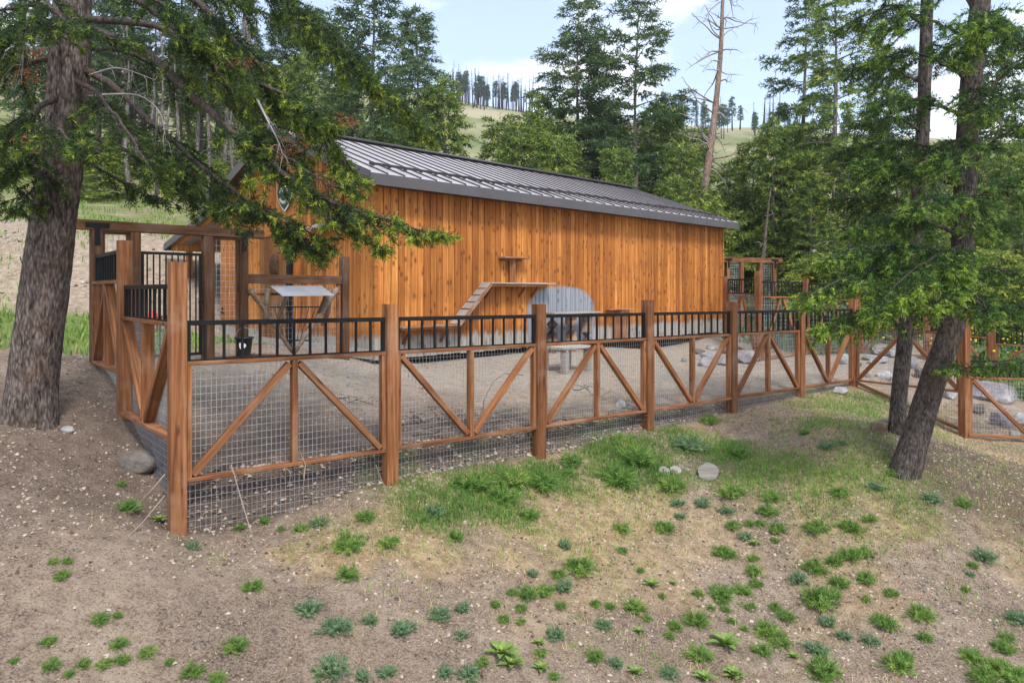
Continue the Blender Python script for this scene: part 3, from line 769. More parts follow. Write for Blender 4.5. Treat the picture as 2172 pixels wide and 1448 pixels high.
# sign on the gable: dark shield with a pale edge and illegible pale lines
sw, sz = gab_w(605, 0.06), gab_z(605, 405, 0.06)
sg = empty('shield_sign', BM @ Vector((-0.06, sw, sz)), BANG); SM = wmat(sg)
tag(sg, 'dark green shield-shaped sign with white edge high on the barn gable', 'sign')
def shield(s, th, x0, mat):
    pts = []
    for i in range(40):
        a = 2*math.pi*i/40; r = s*(1 + 0.06*math.cos(4*a)); yy = r*math.sin(a)*0.92; zz = -r*math.cos(a)*(1.08 if math.cos(a) > 0 else 0.95)
        if abs(a) < 0.01: zz -= 0.03
        pts.append((yy, zz))
    n = len(pts); V = [(x0, a, b) for a, b in pts] + [(x0-th, a, b) for a, b in pts]
    return mesh('shield', V, [tuple(range(n)), tuple(range(2*n-1, n-1, -1))] + [(i, n+i, n+(i+1) % n, (i+1) % n) for i in range(n)], mat)
put('edge', shield(0.42, 0.02, 0.0, M_WHITE), sg, SM); put('face', shield(0.385, 0.02, -0.012, M_SIGN), sg, SM)
for i in range(9):
    a = math.radians(-48 + i*12); r0, r1 = 0.25, 0.32
    fm = MB(); fm.bar((-0.036, r0*math.sin(a), -r0*math.cos(a)), (-0.036, r1*math.sin(a), -r1*math.cos(a)), 0.006, 0.030 if i % 2 else 0.022)
    put('lettering', mesh('lettering', fm.V, fm.F, M_WHITE), sg, SM)
fm = MB(); fm.tube([(-0.038, -0.2, -0.02), (-0.038, -0.08, 0.12), (-0.038, 0.05, -0.02), (-0.038, 0.14, 0.08), (-0.038, 0.22, -0.03)], 0.012, 6)
put('emblem', mesh('emblem', fm.V, fm.F, M_WHITE), sg, SM)
# carved oval plaque on the door
pw_, pz = gab_w(583, 0.08), gab_z(583, 565, 0.08)
pq = empty('carved_plaque', BM @ Vector((-0.085, pw_, pz)), BANG); tag(pq, 'dark carved oval wood plaque hung on the barn door boards', 'plaque')
V, Fc = [], []
for i in range(9):
    ph = math.pi/2*i/8
    for j in range(24):
        a = 2*math.pi*j/24; rr = math.cos(ph); wob = 1 + 0.10*math.sin(5*a)*rr
        V.append((-0.10*math.sin(ph) - 0.02*math.sin(9*a)*math.sin(2*ph), 0.22*rr*math.sin(a)*wob, 0.30*rr*math.cos(a)*wob))
for i in range(8):
    for j in range(24): Fc.append((i*24+j, i*24+(j+1) % 24, (i+1)*24+(j+1) % 24, (i+1)*24+j))
put('relief', mesh('relief', V, Fc, M_CARVE, True), pq, wmat(pq))

# shelves and ramp on the long wall
def wl(t, off, z): return BM @ Vector((t, -off, z))
rs = empty('animal_ramp', wl(wall_t(965, .25), .2, wall_z(965, 690, .25))); tag(rs, 'slatted wooden ramp with two wall shelves on the barn side', 'ramp')
ta, tb, z_ = wall_t(845, .22), wall_t(968, .22), wall_z(905, 692, .22)
beam('lower_shelf', wl(ta, .20, z_), wl(tb, .20, z_), .36, .035, M_SHELF, rs)
for tt in (ta+.25, tb-.3):
    beam('bracket', wl(tt, .03, z_-.36), wl(tt, .32, z_-.04), .05, .06, M_FENCE, rs)
beam('shelf_rail', wl(ta, .345, z_-.035), wl(tb, .345, z_-.035), .02, .05, M_FENCE, rs)
tc_, td, z2 = wall_t(1033, .22), wall_t(1170, .22), wall_z(1100, 601, .22)
beam('upper_shelf', wl(tc_, .20, z2), wl(td, .20, z2), .36, .03, M_GREYW, rs)
beam('shelf_rail', wl(tc_, .34, z2-.05), wl(td-.3, .34, z2-.05), .03, .07, M_FENCE, rs)
for tt in (tc_+.15, tc_+1.25, td-.55):
    beam('bracket', wl(tt, .03, z2-.34), wl(tt, .31, z2-.03), .05, .06, M_FENCE, rs)
pa, pb = wl(tb-.05, .2, z_+.02), wl(tc_+.02, .2, z2+.01)
beam('ramp_board', pa, pb, .34, .03, M_GREYW, rs)
for s in (-1, 1):
    beam('ramp_side', wl(tb-.05, .2+.165*s, z_-.01), wl(tc_+.02, .2+.165*s, z2-.02), .02, .085, M_SHELF, rs)
for i in range(1, 6):
    q = pa.lerp(pb, i/6) + Vector((0, 0, .03)); n = Vector((U.y, -U.x, 0))
    beam('cleat', q - n*.15, q + n*.15, .03, .025, M_SHELF, rs)
ps = empty('perch_shelf', wl(wall_t(1088, .15), .12, wall_z(1088, 548, .15))); tag(ps, 'small perch shelf on a short post above the ramp', 'shelf')
ta, tb, z_ = wall_t(1064, .15), wall_t(1117, .15), wall_z(1090, 547, .15)
beam('perch', wl(ta, .15, z_), wl(tb, .15, z_), .26, .035, M_SHELF, ps)
beam('post', wl(wall_t(1087, .1), .1, z2+.02), wl(wall_t(1087, .1), .1, z_-.02), .14, .12, M_FENCE, ps, up=(0, 1, 0))
beam('bracket', wl(ta+.1, .05, z_-.05), wl(tb-.1, .05, z_-.05), .05, .06, M_FENCE, ps)
ws = empty('wall_shelf', wl(wall_t(1312, .1), .1, wall_z(1312, 656, .1))); tag(ws, 'short brown box shelf low on the barn wall beside the grey patch', 'shelf')
ta, tb, z_ = wall_t(1288, .1), wall_t(1338, .1), wall_z(1312, 656, .1)
beam('shelf_top', wl(ta, .1, z_), wl(tb, .1, z_), .2, .03, M_SHELF, ws)
beam('shelf_box', wl((ta+tb)/2, .08, z_-.02), wl((ta+tb)/2, .08, BZ+.05), .5, .12, M_FENCE, ws, up=(0, 1, 0))

# ------------------------------------------------------------------ fences
def V3(p, z): return Vector((p.x, p.y, z))
def wire_panel(parent, A, B, zlo, zhi, sx=0.051, sz=0.076, r=0.0018):
    """zlo, zhi: pairs (at A, at B)"""
    d = (B - A); Ln = d.length; d.normalize(); m = MB()
    nrm = Vector((-d.y, d.x, 0))
    n = int(Ln/sx)
    for i in range(1, n):
        f = i/n; q = A + d*(Ln*f)
        m.bar(V3(q, zlo[0]*(1-f)+zlo[1]*f), V3(q, zhi[0]*(1-f)+zhi[1]*f), 2*r, 2*r, up=nrm)
    ztop = max(zhi); zbot = min(zlo); k = 0
    while True:
        k += 1
        za, zb = zhi[0] - k*sz, zhi[1] - k*sz
        if max(za - zlo[0], zb - zlo[1]) < 0: break
        a, b = 0.0, 1.0
        if za < zlo[0]: a = (zlo[0]-za)/max(1e-6, (zb-za)-(zlo[1]-zlo[0])); 
        if zb < zlo[1]: b = (za-zlo[0])/max(1e-6, (zlo[1]-zlo[0])-(zb-za))
        a, b = max(0, min(1, a)), max(0, min(1, b))
        if b - a < 0.02: continue
        o = nrm*(2*r)
        m.bar(V3(A+d*(Ln*a), za*(1-a)+zb*a)+o, V3(A+d*(Ln*b), za*(1-b)+zb*b)+o, 2*r, 2*r)
    return tag(m.build('wire_mesh', M_WIRE, parent), kind='stuff')
def panel(parent, A, B, zt, zm, zb, style, mlow, nbal=11, hp=0.078, wood=None, stud=True, kick=None, mesh_s=1.0, side=1, dep=0.092):
    wood = wood or M_FENCE
    d = (B - A).normalized(); nrm = Vector((-d.y, d.x, 0))
    a, b = A + d*hp, B - d*hp; c = (a + b)/2
    li = lambda z, f: z[0]*(1-f) + z[1]*f
    beam('bottom_rail', V3(a, zb[0]), V3(b, zb[1]), dep, .042, wood, parent)
    beam('mid_rail', V3(a, zm[0]), V3(b, zm[1]), dep, .042, wood, parent)
    for q, f in ((a + d*.027, 0.01), (b - d*.027, 0.99)):
        beam('side_stud', V3(q, li(zb, f)+.021), V3(q, li(zm, f)-.021), .05, dep-.006, wood, parent, up=nrm)
    if stud: beam('centre_stud', V3(c, li(zb, .5)+.021), V3(c, li(zm, .5)-.021), .062, dep-.004, wood, parent, up=nrm)
    ia, ib = a + d*.065, b - d*.065; o = d*.055
    if style == 'A':
        ends = ((V3(ia, zb[0]+.045), V3(c-o, li(zm, .5)-.06)), (V3(c+o, li(zm, .5)-.06), V3(ib, zb[1]+.045)))
    else:
        ends = ((V3(ia, zm[0]-.045), V3(c-o, li(zb, .5)+.06)), (V3(c+o, li(zb, .5)+.06), V3(ib, zm[1]-.045)))
    for p, q in ends: beam('brace', p, q, dep-.01, .066, wood, parent)
    # steel railing
    m = MB()
    m.bar(V3(a+d*.004, zt[0]-.025), V3(b-d*.004, zt[1]-.025), .045, .05)
    for q, f in ((a+d*.024, 0), (b-d*.024, 1)): m.bar(V3(q, zm[f]+.036), V3(q, zt[f]-.05), .04, .040, up=nrm)
    m.bar(V3(a+d*.004, zm[0]+.029), V3(b-d*.004, zm[1]+.029), .043, .014)
    rl = m.build('railing', M_STEEL, parent)
    for i in range(1, nbal+1):
        f = i/(nbal+1); q = a.lerp(b, f)
        beam('baluster', V3(q, li(zm, f)+.036), V3(q, li(zt, f)-.05), .026, .026, M_STEEL, rl, up=nrm, ch=.002)
    off = Vector((nrm.x, nrm.y))*(dep/2+.004)*side
    wire_panel(parent, a+off, b+off, mlow, (zm[0]-.02, zm[1]-.02), 0.051*mesh_s, 0.076*mesh_s, 0.0018*mesh_s)
    if kick: beam('kick_rail', V3(a, kick[0]), V3(b, kick[1]), .09, .042, wood, parent)
def fence_post(parent, q, z0, z1, d, w=0.155, mat=None):
    return beam('post', V3(q, z0), V3(q, z1), w, w, mat or M_FENCE, parent, up=Vector((d.x, d.y, 0)), ch=0.008)

ff = empty('wooden_fence', V3(FA, gz(FA.x, FA.y)))
tag(ff, 'long reddish-brown wooden fence with black railing and wire mesh facing the slope', 'fence', 'fence runs around the yard')
tops = [2.23, 1.78, 1.75, 1.79, 1.73, 1.87, 1.74]
for i, q in enumerate(FP):
    fence_post(ff, q, min(gz(q.x, q.y), gz(q.x-.1, q.y-.15)) - 0.25, tops[i], FD)
for i in range(6):
    t0, t1 = FT[i], FT[i+1]; zz = lambda z, s: (z - s*t0, z - s*t1)
    A, B = FP[i], FP[i+1]
    panel(ff, A, B, zz(1.64, .0083), zz(1.206, .0085), zz(.03, .008), 'A' if i % 2 == 0 else 'V',
          (gz(A.x+.04, A.y-.2)-.08, gz(B.x-.1, B.y-.2)-.08), nbal=11)
lf = empty('wooden_fence', V3(LP[1], gz(LP[1].x, LP[1].y)))
tag(lf, 'short stepped wooden fence with black railing climbing beside the big tree trunk', 'fence', 'fence runs around the yard')
fence_post(lf, LP[1], gz(LP[1].x, LP[1].y)-.3, 2.57, LD)
nin = Vector((LD.y, -LD.x))
panel(lf, LP[0], LP[1], (2.01, 2.01), (1.60, 1.60), (.45, .42), 'V', (-.45, .15), nbal=10, side=-1, dep=.13)
panel(lf, LP[1], LP[2], (2.47, 2.47), (2.055, 2.055), (.90, .88), 'A', (.2, .7), nbal=10, side=-1, dep=.13)
rf = empty('wooden_fence', V3(RP[1], gz(RP[1].x, RP[1].y)))
tag(rf, 'stepped wooden fence with wire mesh behind the two leaning trunks', 'fence', 'fence runs around the yard')
rd = (RP[1]-RP[0]).normalized()
fence_post(rf, RP[1], gz(RP[1].x, RP[1].y)-.3, 1.585, rd); fence_post(rf, RP[2], gz(RP[2].x, RP[2].y)-.3, .95, rd)
panel(rf, RP[0], RP[1], (1.5, 1.5), (1.08, 1.10), (-.09, -.02), 'A', (-.25, -.85), kick=(-.14, -.76), stud=False)
panel(rf, RP[1], RP[2], (.60, .58), (.26, .24), (-.84, -.92), 'V', (-.95, -1.1), kick=(-.9, -1.2), stud=False)

# gate arch on the side of the yard
gt = empty('gate_arch', V3(GP0, gz(GP0.x, GP0.y))); tag(gt, 'dark timber gate arch with crossbeam and mesh sides beside the big trunk', 'gate arch')
ZH = 3.0
def t_plate(parent, q, d, z, n, side=1):
    """black T strap: horizontal plate on the beam, vertical on the post"""
    m = MB(); o = Vector((n.x, n.y, 0))*0.083
    m.bar(V3(q-d*.16, z)+o, V3(q+d*.16, z)+o, .008, .075); m.bar(V3(q, z-.04)+o*1.01, V3(q, z-.30)+o*1.01, .075, .008, up=Vector((n.x, n.y, 0)))
    return m.build('strap_plate', M_STEEL, parent)
nfront = Vector((U.y, -U.x))
for i in range(4):
    q = GPS[i]; fence_post(gt, q, gz(q.x, q.y)-.3, ZH-.155, U, .15, M_GATEW)
beam('crossbeam', V3(GP0-U*.45, ZH-.077), V3(GPS[3]+U*.35, ZH-.077), .15, .15, M_GATEW, gt)
t_plate(gt, GPS[0], U, ZH-.08, nfront); t_plate(gt, GPS[3], U, ZH-.08, nfront)
for a, b in ((0, 1), (2, 3)):
    A, B = GPS[a]+U*.075, GPS[b]-U*.075
    wire_panel(gt, A, B, (gz(A.x, A.y)+.05,)*2, (ZH-.2,)*2, .075, .10, .0026)
    beam('sill', V3(A, gz(A.x, A.y)+.03), V3(B, gz(B.x, B.y)+.03), .09, .05, M_GATEW, gt)
    beam('head_trim', V3(A, ZH-.18), V3(B, ZH-.18), .06, .04, M_GATEW, gt)
    for Q, s in ((A, 1), (B, -1)): beam('side_trim', V3(Q+U*.018*s, gz(Q.x, Q.y)+.06), V3(Q+U*.018*s, ZH-.20), .055, .035, M_GATEW, gt, up=V3(nfront, 0))
gg = empty('steel_gate', V3(GPS[1], gz(GPS[1].x, GPS[1].y))); tag(gg, 'tall black steel bar gate between the dark gate posts', 'gate')
A, B = GPS[1]+U*.09, GPS[2]-U*.09
z0, z1 = gz(A.x, A.y)+.06, CAM_Z+(HZ-533)/F*10.9
m = MB(); m.bar(V3(A, z1-.02), V3(B, z1-.02), .04, .045); m.bar(V3(A, z0+.02), V3(B, z0+.02), .04, .045)
for Q, s in ((A, 1), (B, -1)): m.bar(V3(Q+U*.022*s, z0+.045), V3(Q+U*.022*s, z1-.045), .04, .04, up=V3(nfront, 0))
m.build('gate_frame', M_STEEL, gg)
for i in range(1, 10):
    q = A.lerp(B, i/10); beam('gate_bar', V3(q, z0+.045), V3(q, z1-.045), .02, .02, M_STEEL, gg, up=V3(nfront, 0), ch=.002)
m = MB(); m.bar(V3(B-U*.05, 1.75), V3(B+U*.06, 1.75), .03, .05); m.build('latch', M_STEEL, gg)
# low fence from the arch to the barn corner
wf = empty('wooden_fence', V3(GPS[4], gz(GPS[4].x, GPS[4].y))); tag(wf, 'wire fence with one heavy top rail in front of the barn door', 'fence', 'fence runs around the yard')
A, B = GPS[3]+U*.08, GPS[4]-U*.08
fence_post(wf, GPS[4], gz(GPS[4].x, GPS[4].y)-.3, CAM_Z+(HZ-545)/F*13.46, U, .15, M_GATEW)
zr = CAM_Z + (HZ-592)/F*12.7
beam('top_rail', V3(A, zr), V3(B, zr-.01), .10, .16, M_GATEW, wf)
beam('mid_rail', V3(A, zr-.27), V3(B, zr-.27), .06, .04, M_GATEW, wf)
beam('bottom_rail', V3(A, .82), V3(B, .66), .08, .05, M_GATEW, wf)
beam('end_post', V3(B-U*.05, .6), V3(B-U*.05, zr+.06), .07, .06, M_FENCE, wf, up=V3(nfront, 0))
wire_panel(wf, A, B, (.82, .66), (zr-.08, zr-.09), .075, .10, .0022)
# hay feeder on that fence
fd = empty('hay_feeder', V3(GPS[3].lerp(GPS[4], .5)+nfront*.15, gz(GPS[3].x+.7, GPS[3].y+.6)))
tag(fd, 'rustic hay feeder of crossed logs with a small sloping metal roof', 'feeder')
def gp(px, py, off=0.0):
    """place on the vertical plane of the gate line, off metres to the front"""
    o = GP0 + nfront*off; k = (px-1086)/F; t = (k*o.y-o.x)/(U.x-k*U.y); q = o + U*t
    return Vector((q.x, q.y, CAM_Z+(HZ-py)/F*q.y))
for (p, q, off) in (((531, 612), (621, 748), .10), ((716, 612), (624, 748), .20)):
    a, b = gp(*p, off), gp(*q, off); m = MB()
    pts = [a.lerp(b, i/8) + Vector((R.uniform(-.012, .012), 0, R.uniform(-.012, .012))) for i in range(9)]
    m.tube(pts, [.05-.012*i/8 for i in range(9)], 8); m.build('log', M_LOG, fd, True)
for px in (568, 700):
    m = MB(); m.tube([gp(px, 612, .08), gp(px-4, 660, .1), gp(px-6 if px < 600 else px-16, 690, .1)], [.05, .045, .04], 8); m.build('log', M_LOG, fd, True)
p00, p01, p10, p11 = gp(573, 606, .06), gp(682, 606, .06), gp(573, 606, .06), gp(682, 606, .06)
dn = V3(nfront, 0)*.42 + Vector((0, 0, -.17))
th = Vector((0, 0, .012))
q00, q01 = p00 + dn + V3(U, 0)*.02, p01 + dn + V3(U, 0)*.02
put('metal_roof', mesh('metal_roof', [p00, p01, q01, q00, p00-th, p01-th, q01-th, q00-th], [(3,2,1,0), (4,5,6,7), (0,1,5,4), (1,2,6,5), (2,3,7,6), (3,0,4,7)], M_GALV), fd)
for pa in (p00, p01):
    s = V3(U, 0)*(.12 if pa is p00 else -.12)
    beam('roof_bracket', pa + s + dn*.9 - th*3, pa + s + Vector((0, 0, -.55)) + dn*.15, .04, .08, M_LOG, fd)
m = MB(); a, b = gp(572, 651, .25), gp(678, 651, .25); m.tube([a, b], .012, 6)
for i in range(7):
    f = .08 + i*.14; p = a.lerp(b, f); q = gp(604+i*6.5, 722, .12); m.tube([p, q], .006, 4)
m.tube([gp(600, 722, .12), gp(655, 722, .12)], .014, 6); m.build('hay_rack', M_STEEL, fd)
# black bucket
bp = gp(518, 752, .32); bk = empty('bucket', bp); tag(bk, 'black rubber bucket with a round white emblem hanging by the arch', 'bucket')
bh = .30
def lathe(prof, n, mat, smooth=True):
    V = [(r*math.cos(2*math.pi*j/n), r*math.sin(2*math.pi*j/n), z) for r, z in prof for j in range(n)]; Fc = []
    for i in range(len(prof)-1):
        for j in range(n): Fc.append((i*n+j, i*n+(j+1) % n, (i+1)*n+(j+1) % n, (i+1)*n+j))
    Fc.append(tuple(range(n))[::-1])
    return mesh('lathe', V, Fc, mat, smooth)
put('pail', lathe([(.095, 0), (.105, .02), (.135, bh-.03), (.155, bh-.03), (.155, bh), (.14, bh), (.10, .04), (.02, .035)], 28, M_BLACK), bk, wmat(bk))
m = MB(); m.tube([(.14*math.cos(a), 0, bh+.16*math.sin(a)) for a in [math.pi*i/10 for i in range(11)]], .004, 5); put('handle', mesh('h', m.V, m.F, M_WIRE), bk, wmat(bk))
V, n = [], 14
for i in range(n):
    a = 2*math.pi*i/n; rr = .058*(1 + .12*math.sin(3*a+1)); yy, zz = rr*math.cos(a), .16 + rr*math.sin(a)
    rad = .095+.04*zz/bh+.016; th_ = -1.45 + yy/rad
    V.append((rad*math.cos(th_), rad*math.sin(th_), zz))
put('emblem', mesh('emblem', V, [tuple(range(n))], M_WHITE), bk, wmat(bk))
# red jug on the grass behind the gate
h = hit(322, 700) or Vector((-8, 15, 1)); rj = empty('red_jug', h); tag(rj, 'red plastic jug standing on the grass behind the gate', 'jug')
k = h.y/F*1.0
for dx, ww, hh in ((-.05, .26, .40),):
    put('jug_body', lathe([(.12, 0), (.15, .03), (.15, .30), (.10, .40), (.05, .44), (.05, .5), (.0, .5)], 16, M_RED), rj, wmat(rj))
m = MB(); m.tube([(.15, 0, .15), (.24, 0, .2), (.24, 0, .36), (.08, 0, .43)], .025, 6); put('handle', mesh('h', m.V, m.F, M_RED), rj, wmat(rj))
h2 = hit(337, 697) or h; rc = empty('red_pail', h2 + Vector((.15, .3, 0))); tag(rc, 'small red pail beside the red jug behind the gate', 'pail')
put('pail', lathe([(.09, 0), (.13, .32), (.14, .32), (.14, .35), (.12, .35), (.09, .05)], 16, M_RED), rc, wmat(rc))
m = MB(); m.tube([(.13*math.cos(a), 0, .34+.15*math.sin(a)) for a in [math.pi*i/8 for i in range(9)]], .006, 5); put('handle', mesh('h', m.V, m.F, M_STEEL), rc, wmat(rc))

# back fence and back gate arch
bf = empty('wooden_fence', V3(Vector((6.9, 21)), gz(6.9, 21))); tag(bf, 'distant back fence with black railing from the barn corner into the trees', 'fence', 'fence runs around the yard')
def pxp(px, Yd): return Vector(((px-1086)/F*Yd, Yd))
BP = [pxp(1541, 23.2), pxp(1608, 21.4), pxp(1708, 21.6), pxp(1820, 21.0), pxp(1970, 19.6), pxp(2105, 18.8), pxp(2260, 17.6)]
ztop = [1.95+(HZ-y)/F*b.y for y, b in zip((620, 575, 600, 620, 676, 690, 700), BP)]
zt_ = [(2.32, 2.30), (2.22, 2.20), (2.15, 2.12), (1.75, 1.70), (1.18, 1.15), (.98, .95)]
for i, q in enumerate(BP): fence_post(bf, q, gz(q.x, q.y)-.3, max(ztop[i], (zt_[max(0, min(i-1, 5))][1])+.1), U, .17, M_FENCE)
for i in range(6):
    A, B = BP[i], BP[i+1]; a_, b_ = zt_[i]
    panel(bf, A, B, (a_, b_), (a_-.48, b_-.48), (gz(A.x, A.y)+.08, gz(B.x, B.y)+.08), 'A', (gz(A.x, A.y)-.05, gz(B.x, B.y)-.05), nbal=11, stud=False, mesh_s=1.5)
ba = empty('gate_arch', V3(pxp(1543, 26.5), gz(*pxp(1543, 26.5)))); tag(ba, 'reddish timber gate arch with mesh sides beyond the far barn corner', 'gate arch')
AP = [pxp(p, yy) for p, yy in ((1543, 26.0), (1572, 26.2), (1612, 26.5), (1641, 26.7))]
zh = 1.95 + (HZ-545)/F*26
ad = (AP[3]-AP[0]).normalized(); an = Vector((ad.y, -ad.x))
for q in AP: fence_post(ba, q, gz(q.x, q.y)-.3, zh-.2, ad, .15)
beam('crossbeam', V3(AP[0]-ad*.35, zh-.1), V3(AP[3]+ad*.35, zh-.1), .15, .19, M_FENCE, ba)
for q in (AP[0], AP[3]): t_plate(ba, q, ad, zh-.10, an)
for a, b in ((0, 1), (2, 3)): wire_panel(ba, AP[a], AP[b], (gz(AP[a].x, AP[a].y),)*2, (zh-.2,)*2, .10, .10, .006)

# ------------------------------------------------------------------ yard furniture: low bench and feeding table by the wall
def table(name, label, cat, px0, px1, Yd, ztop, legw, depth, mat):
    e = empty(name, V3(pxp((px0+px1)/2, Yd), gz(*pxp((px0+px1)/2, Yd)))); tag(e, label, cat)
    A = pxp(px0, Yd); B = A + U*(px1-px0)/F*Yd*1.05; n = Vector((U.y, -U.x))
    for i in range(4):
        o = n*(depth*(i-1.5)/4); beam('top_plank', V3(A+o, ztop), V3(B+o, ztop), depth/4-.008, .045, mat, e)
    for Q, s in ((A, 1), (B, -1)):
        beam('batten', V3(Q+U*.12*s-n*depth*.48, ztop-.05), V3(Q+U*.12*s+n*depth*.48, ztop-.05), .07, .05, mat, e)
        for o in (-.38, .38):
            q = Q + U*.12*s + n*depth*o; beam('leg', V3(q, gz(q.x, q.y)-.03), V3(q, ztop-.075), legw, legw, mat, e, up=V3(n, 0))
    return e
table('low_bench', 'low grey weathered plank bench in the middle of the yard', 'bench', 1168, 1262, 14.6, 1.95-(738-HZ)/F*14.6, .13, .75, M_GREYW)
tb_ = wall_t(1162, .55); te = wall_t(1262, .55); zt = wall_z(1212, 663, .55)
ft = empty('feeding_table', wl((tb_+te)/2, .5, .45)); tag(ft, 'narrow high table on stump legs against the grey barn patch', 'table')
for i in range(3): beam('top_plank', wl(tb_, .35+.17*i, zt), wl(te, .35+.17*i, zt), .16, .04, M_GREYW, ft)
for f in (.12, .5, .85):
    tt = tb_ + (te-tb_)*f; m = MB(); z0 = gz(*(wl(tt, .5, 0).xy)) - .05
    m.tube([wl(tt+R.uniform(-.03, .03), .5, z0+(zt-.02-z0)*i/4) for i in range(5)], [.17, .15, .14, .15, .15], 10); m.build('stump_leg', M_LOG if f != .5 else M_SHELF, ft, True)

# ------------------------------------------------------------------ rocks
def rock_mesh(seed, dims, mat, facets=14, sub=4, rnd=0.55):
    rr = np.random.default_rng(seed)
    n = np.concatenate([rr.normal(size=(facets, 3)), np.array([[0, 0, 1.], [0, 0, -1], [.9, .2, .2], [-.9, .1, .3], [0, -1, .3], [.1, 1, .2]])+rr.normal(0, .18, (6, 3))]); facets += 6; n /= np.linalg.norm(n, axis=1)[:, None]; dd_ = rr.uniform(rnd, min(1.0, rnd+.28), facets)
    import bmesh
    bm = bmesh.new(); bmesh.ops.create_icosphere(bm, subdivisions=sub, radius=1.0)
    V = np.array([v.co[:] for v in bm.verts]); 
    s = np.ones(len(V))
    dt = V @ n.T
    for i in range(facets):
        c = dt[:, i] > 1e-3; s[c] = np.minimum(s[c], dd_[i]/dt[c, i])
    V = V * s[:, None]
    V += 0.035*(np.stack([fbm(V[:, 0]*4+seed, V[:, 1]*4+V[:, 2]*3, 5), fbm(V[:, 1]*4+seed, V[:, 2]*4+V[:, 0]*3, 6), fbm(V[:, 2]*4, V[:, 0]*4+V[:, 1]*3, 7)], 1)-.5)*2
    V *= np.array(dims)/2
    for v, c in zip(bm.verts, V): v.co = c
    me = bpy.data.meshes.new('rock'); bm.to_mesh(me); bm.free(); me.materials.append(mat)
    me.polygons.foreach_set('use_smooth', [False]*len(me.polygons))
    return me
ROCKS = [ # px, py(base), width px, height px, mat, label
 (283, 1000, 92, 40, M_ROCKB, 'rounded brown boulder half buried beside the corner of the fence', .72, 12),
 (1318, 866, 32, 18, M_ROCK, 'grey flat rock lying inside the fence between two braces', .6, 12),
 (1785, 838, 42, 18, M_ROCK, 'bluish slab in the grass below the corner post', .5, 10),
 (1545, 752, 26, 26, M_ROCKP, 'upright pinkish rock at the back of the yard rock heap', .55, 12),
 (1512, 742, 30, 12, M_ROCKP, 'small flat pink rock near the barn foot', .5, 12),
 (1485, 752, 36, 16, M_ROCKB, 'brown flat rock on the near side of the yard rock heap', .5, 12),
 (1512, 768, 60, 24, M_ROCK, 'pale grey slab leaning in the yard rock heap', .5, 11),
 (1508, 779, 52, 22, M_ROCK, 'dark grey slab at the front of the yard rock heap', .5, 12),
 (1540, 776, 44, 22, M_ROCKP, 'mauve slab next to the dark slab in the yard heap', .5, 12),
 (1582, 772, 66, 32, M_ROCKP, 'big mauve boulder right of the fence post in the yard heap', .6, 14),
 (1452, 768, 16, 12, M_ROCK, 'lone small stone left of the yard rock heap', .6, 12),
 (1795, 772, 34, 22, M_ROCK, 'white-grey boulder touching the corner post', .65, 12),
 (1832, 745, 40, 28, M_ROCK, 'rounded pale rock at the top of the terrace', .65, 12),
 (1872, 772, 72, 18, M_ROCK, 'wide flat terrace slab on the lower course', .45, 10),
 (1905, 760, 64, 20, M_ROCK, 'thick terrace slab on the upper course', .45, 10),
 (1868, 752, 46, 14, M_ROCK, 'thin slab lying on the terrace left end', .45, 10),
 (1938, 782, 34, 30, M_ROCK, 'blocky upright rock closing the terrace', .6, 12),
 (1842, 800, 18, 16, M_ROCK, 'small white round stone below the terrace', .75, 10),
 (1878, 808, 40, 20, M_ROCK, 'left rounded cobble below the terrace', .65, 12),
 (1902, 808, 36, 20, M_ROCK, 'right rounded cobble below the terrace', .65, 12),
 (1955, 802, 30, 24, M_ROCKB, 'brownish rock between the two trunks', .6, 12),
 (2010, 812, 24, 20, M_ROCK, 'grey rock just left of the stepped post', .6, 12),
 (2022, 848, 34, 24, M_ROCK, 'low grey slab behind the stepped post foot', .5, 12),
 (2076, 832, 40, 26, M_ROCKP, 'dark mauve rock right of the stepped post', .5, 12),
 (2118, 855, 100, 46, M_ROCKP, 'huge layered mauve rock behind the mesh at the picture edge', .6, 12),
 (2082, 880, 48, 26, M_ROCKB, 'flat brown rock in front of the layered rock', .5, 12),
 (2135, 908, 54, 40, M_ROCKP, 'purple pyramid boulder behind the lowest brace', .55, 10),
 (2166, 905, 40, 30, M_ROCK, 'pale boulder cut by the picture edge', .6, 12),
 (2156, 930, 24, 18, M_ROCK, 'small pale stone at the foot of the purple boulder', .65, 12),
 (1852, 764, 44, 14, M_ROCK, 'thin grey slab in the terrace left of the thinner trunk', .5, 10),
 (1888, 748, 40, 13, M_ROCKP, 'mauve slab capping the terrace', .5, 10),
 (1922, 772, 36, 18, M_ROCK, 'grey block at the terrace end beside the thinner trunk', .5, 10),
 (1820, 780, 30, 15, M_ROCK, 'grey slab just right of the fence corner', .5, 10),
 (1556, 764, 50, 16, M_ROCK, 'long pale slab on top of the yard rock heap', .5, 10),
 (2098, 848, 60, 20, M_ROCKP, 'flat mauve slab under the layered rock', .5, 10),
 (2050, 868, 30, 20, M_ROCK, 'grey angular rock at the foot of the stepped post', .5, 10),
 (140, 917, 30, 12, M_ROCK, 'small dark stone in the dirt right of the big tree', .6, 12),
]
for i, (px, py, wpx, hpx, mat, lab, rnd, fc) in enumerate(ROCKS):
    h = hit(px, py)
    if h is None: continue
    s = h.y/F; W, H = wpx*s, hpx*s*1.1
    me = rock_mesh(100+i, (W, W*R.uniform(.65, .95), H*1.25), mat, fc, 4 if wpx > 40 else 3, rnd)
    o = put('rock', me, None, Matrix.Translation(h + Vector((0, W*.25, H*.36))) @ Matrix.Rotation(R.uniform(-.5, .5), 4, 'Z') @ Matrix.Rotation(R.uniform(-.12, .12), 4, 'Y'))
    tag(o, lab, 'rock', 'rocks and stones in and around the yard')
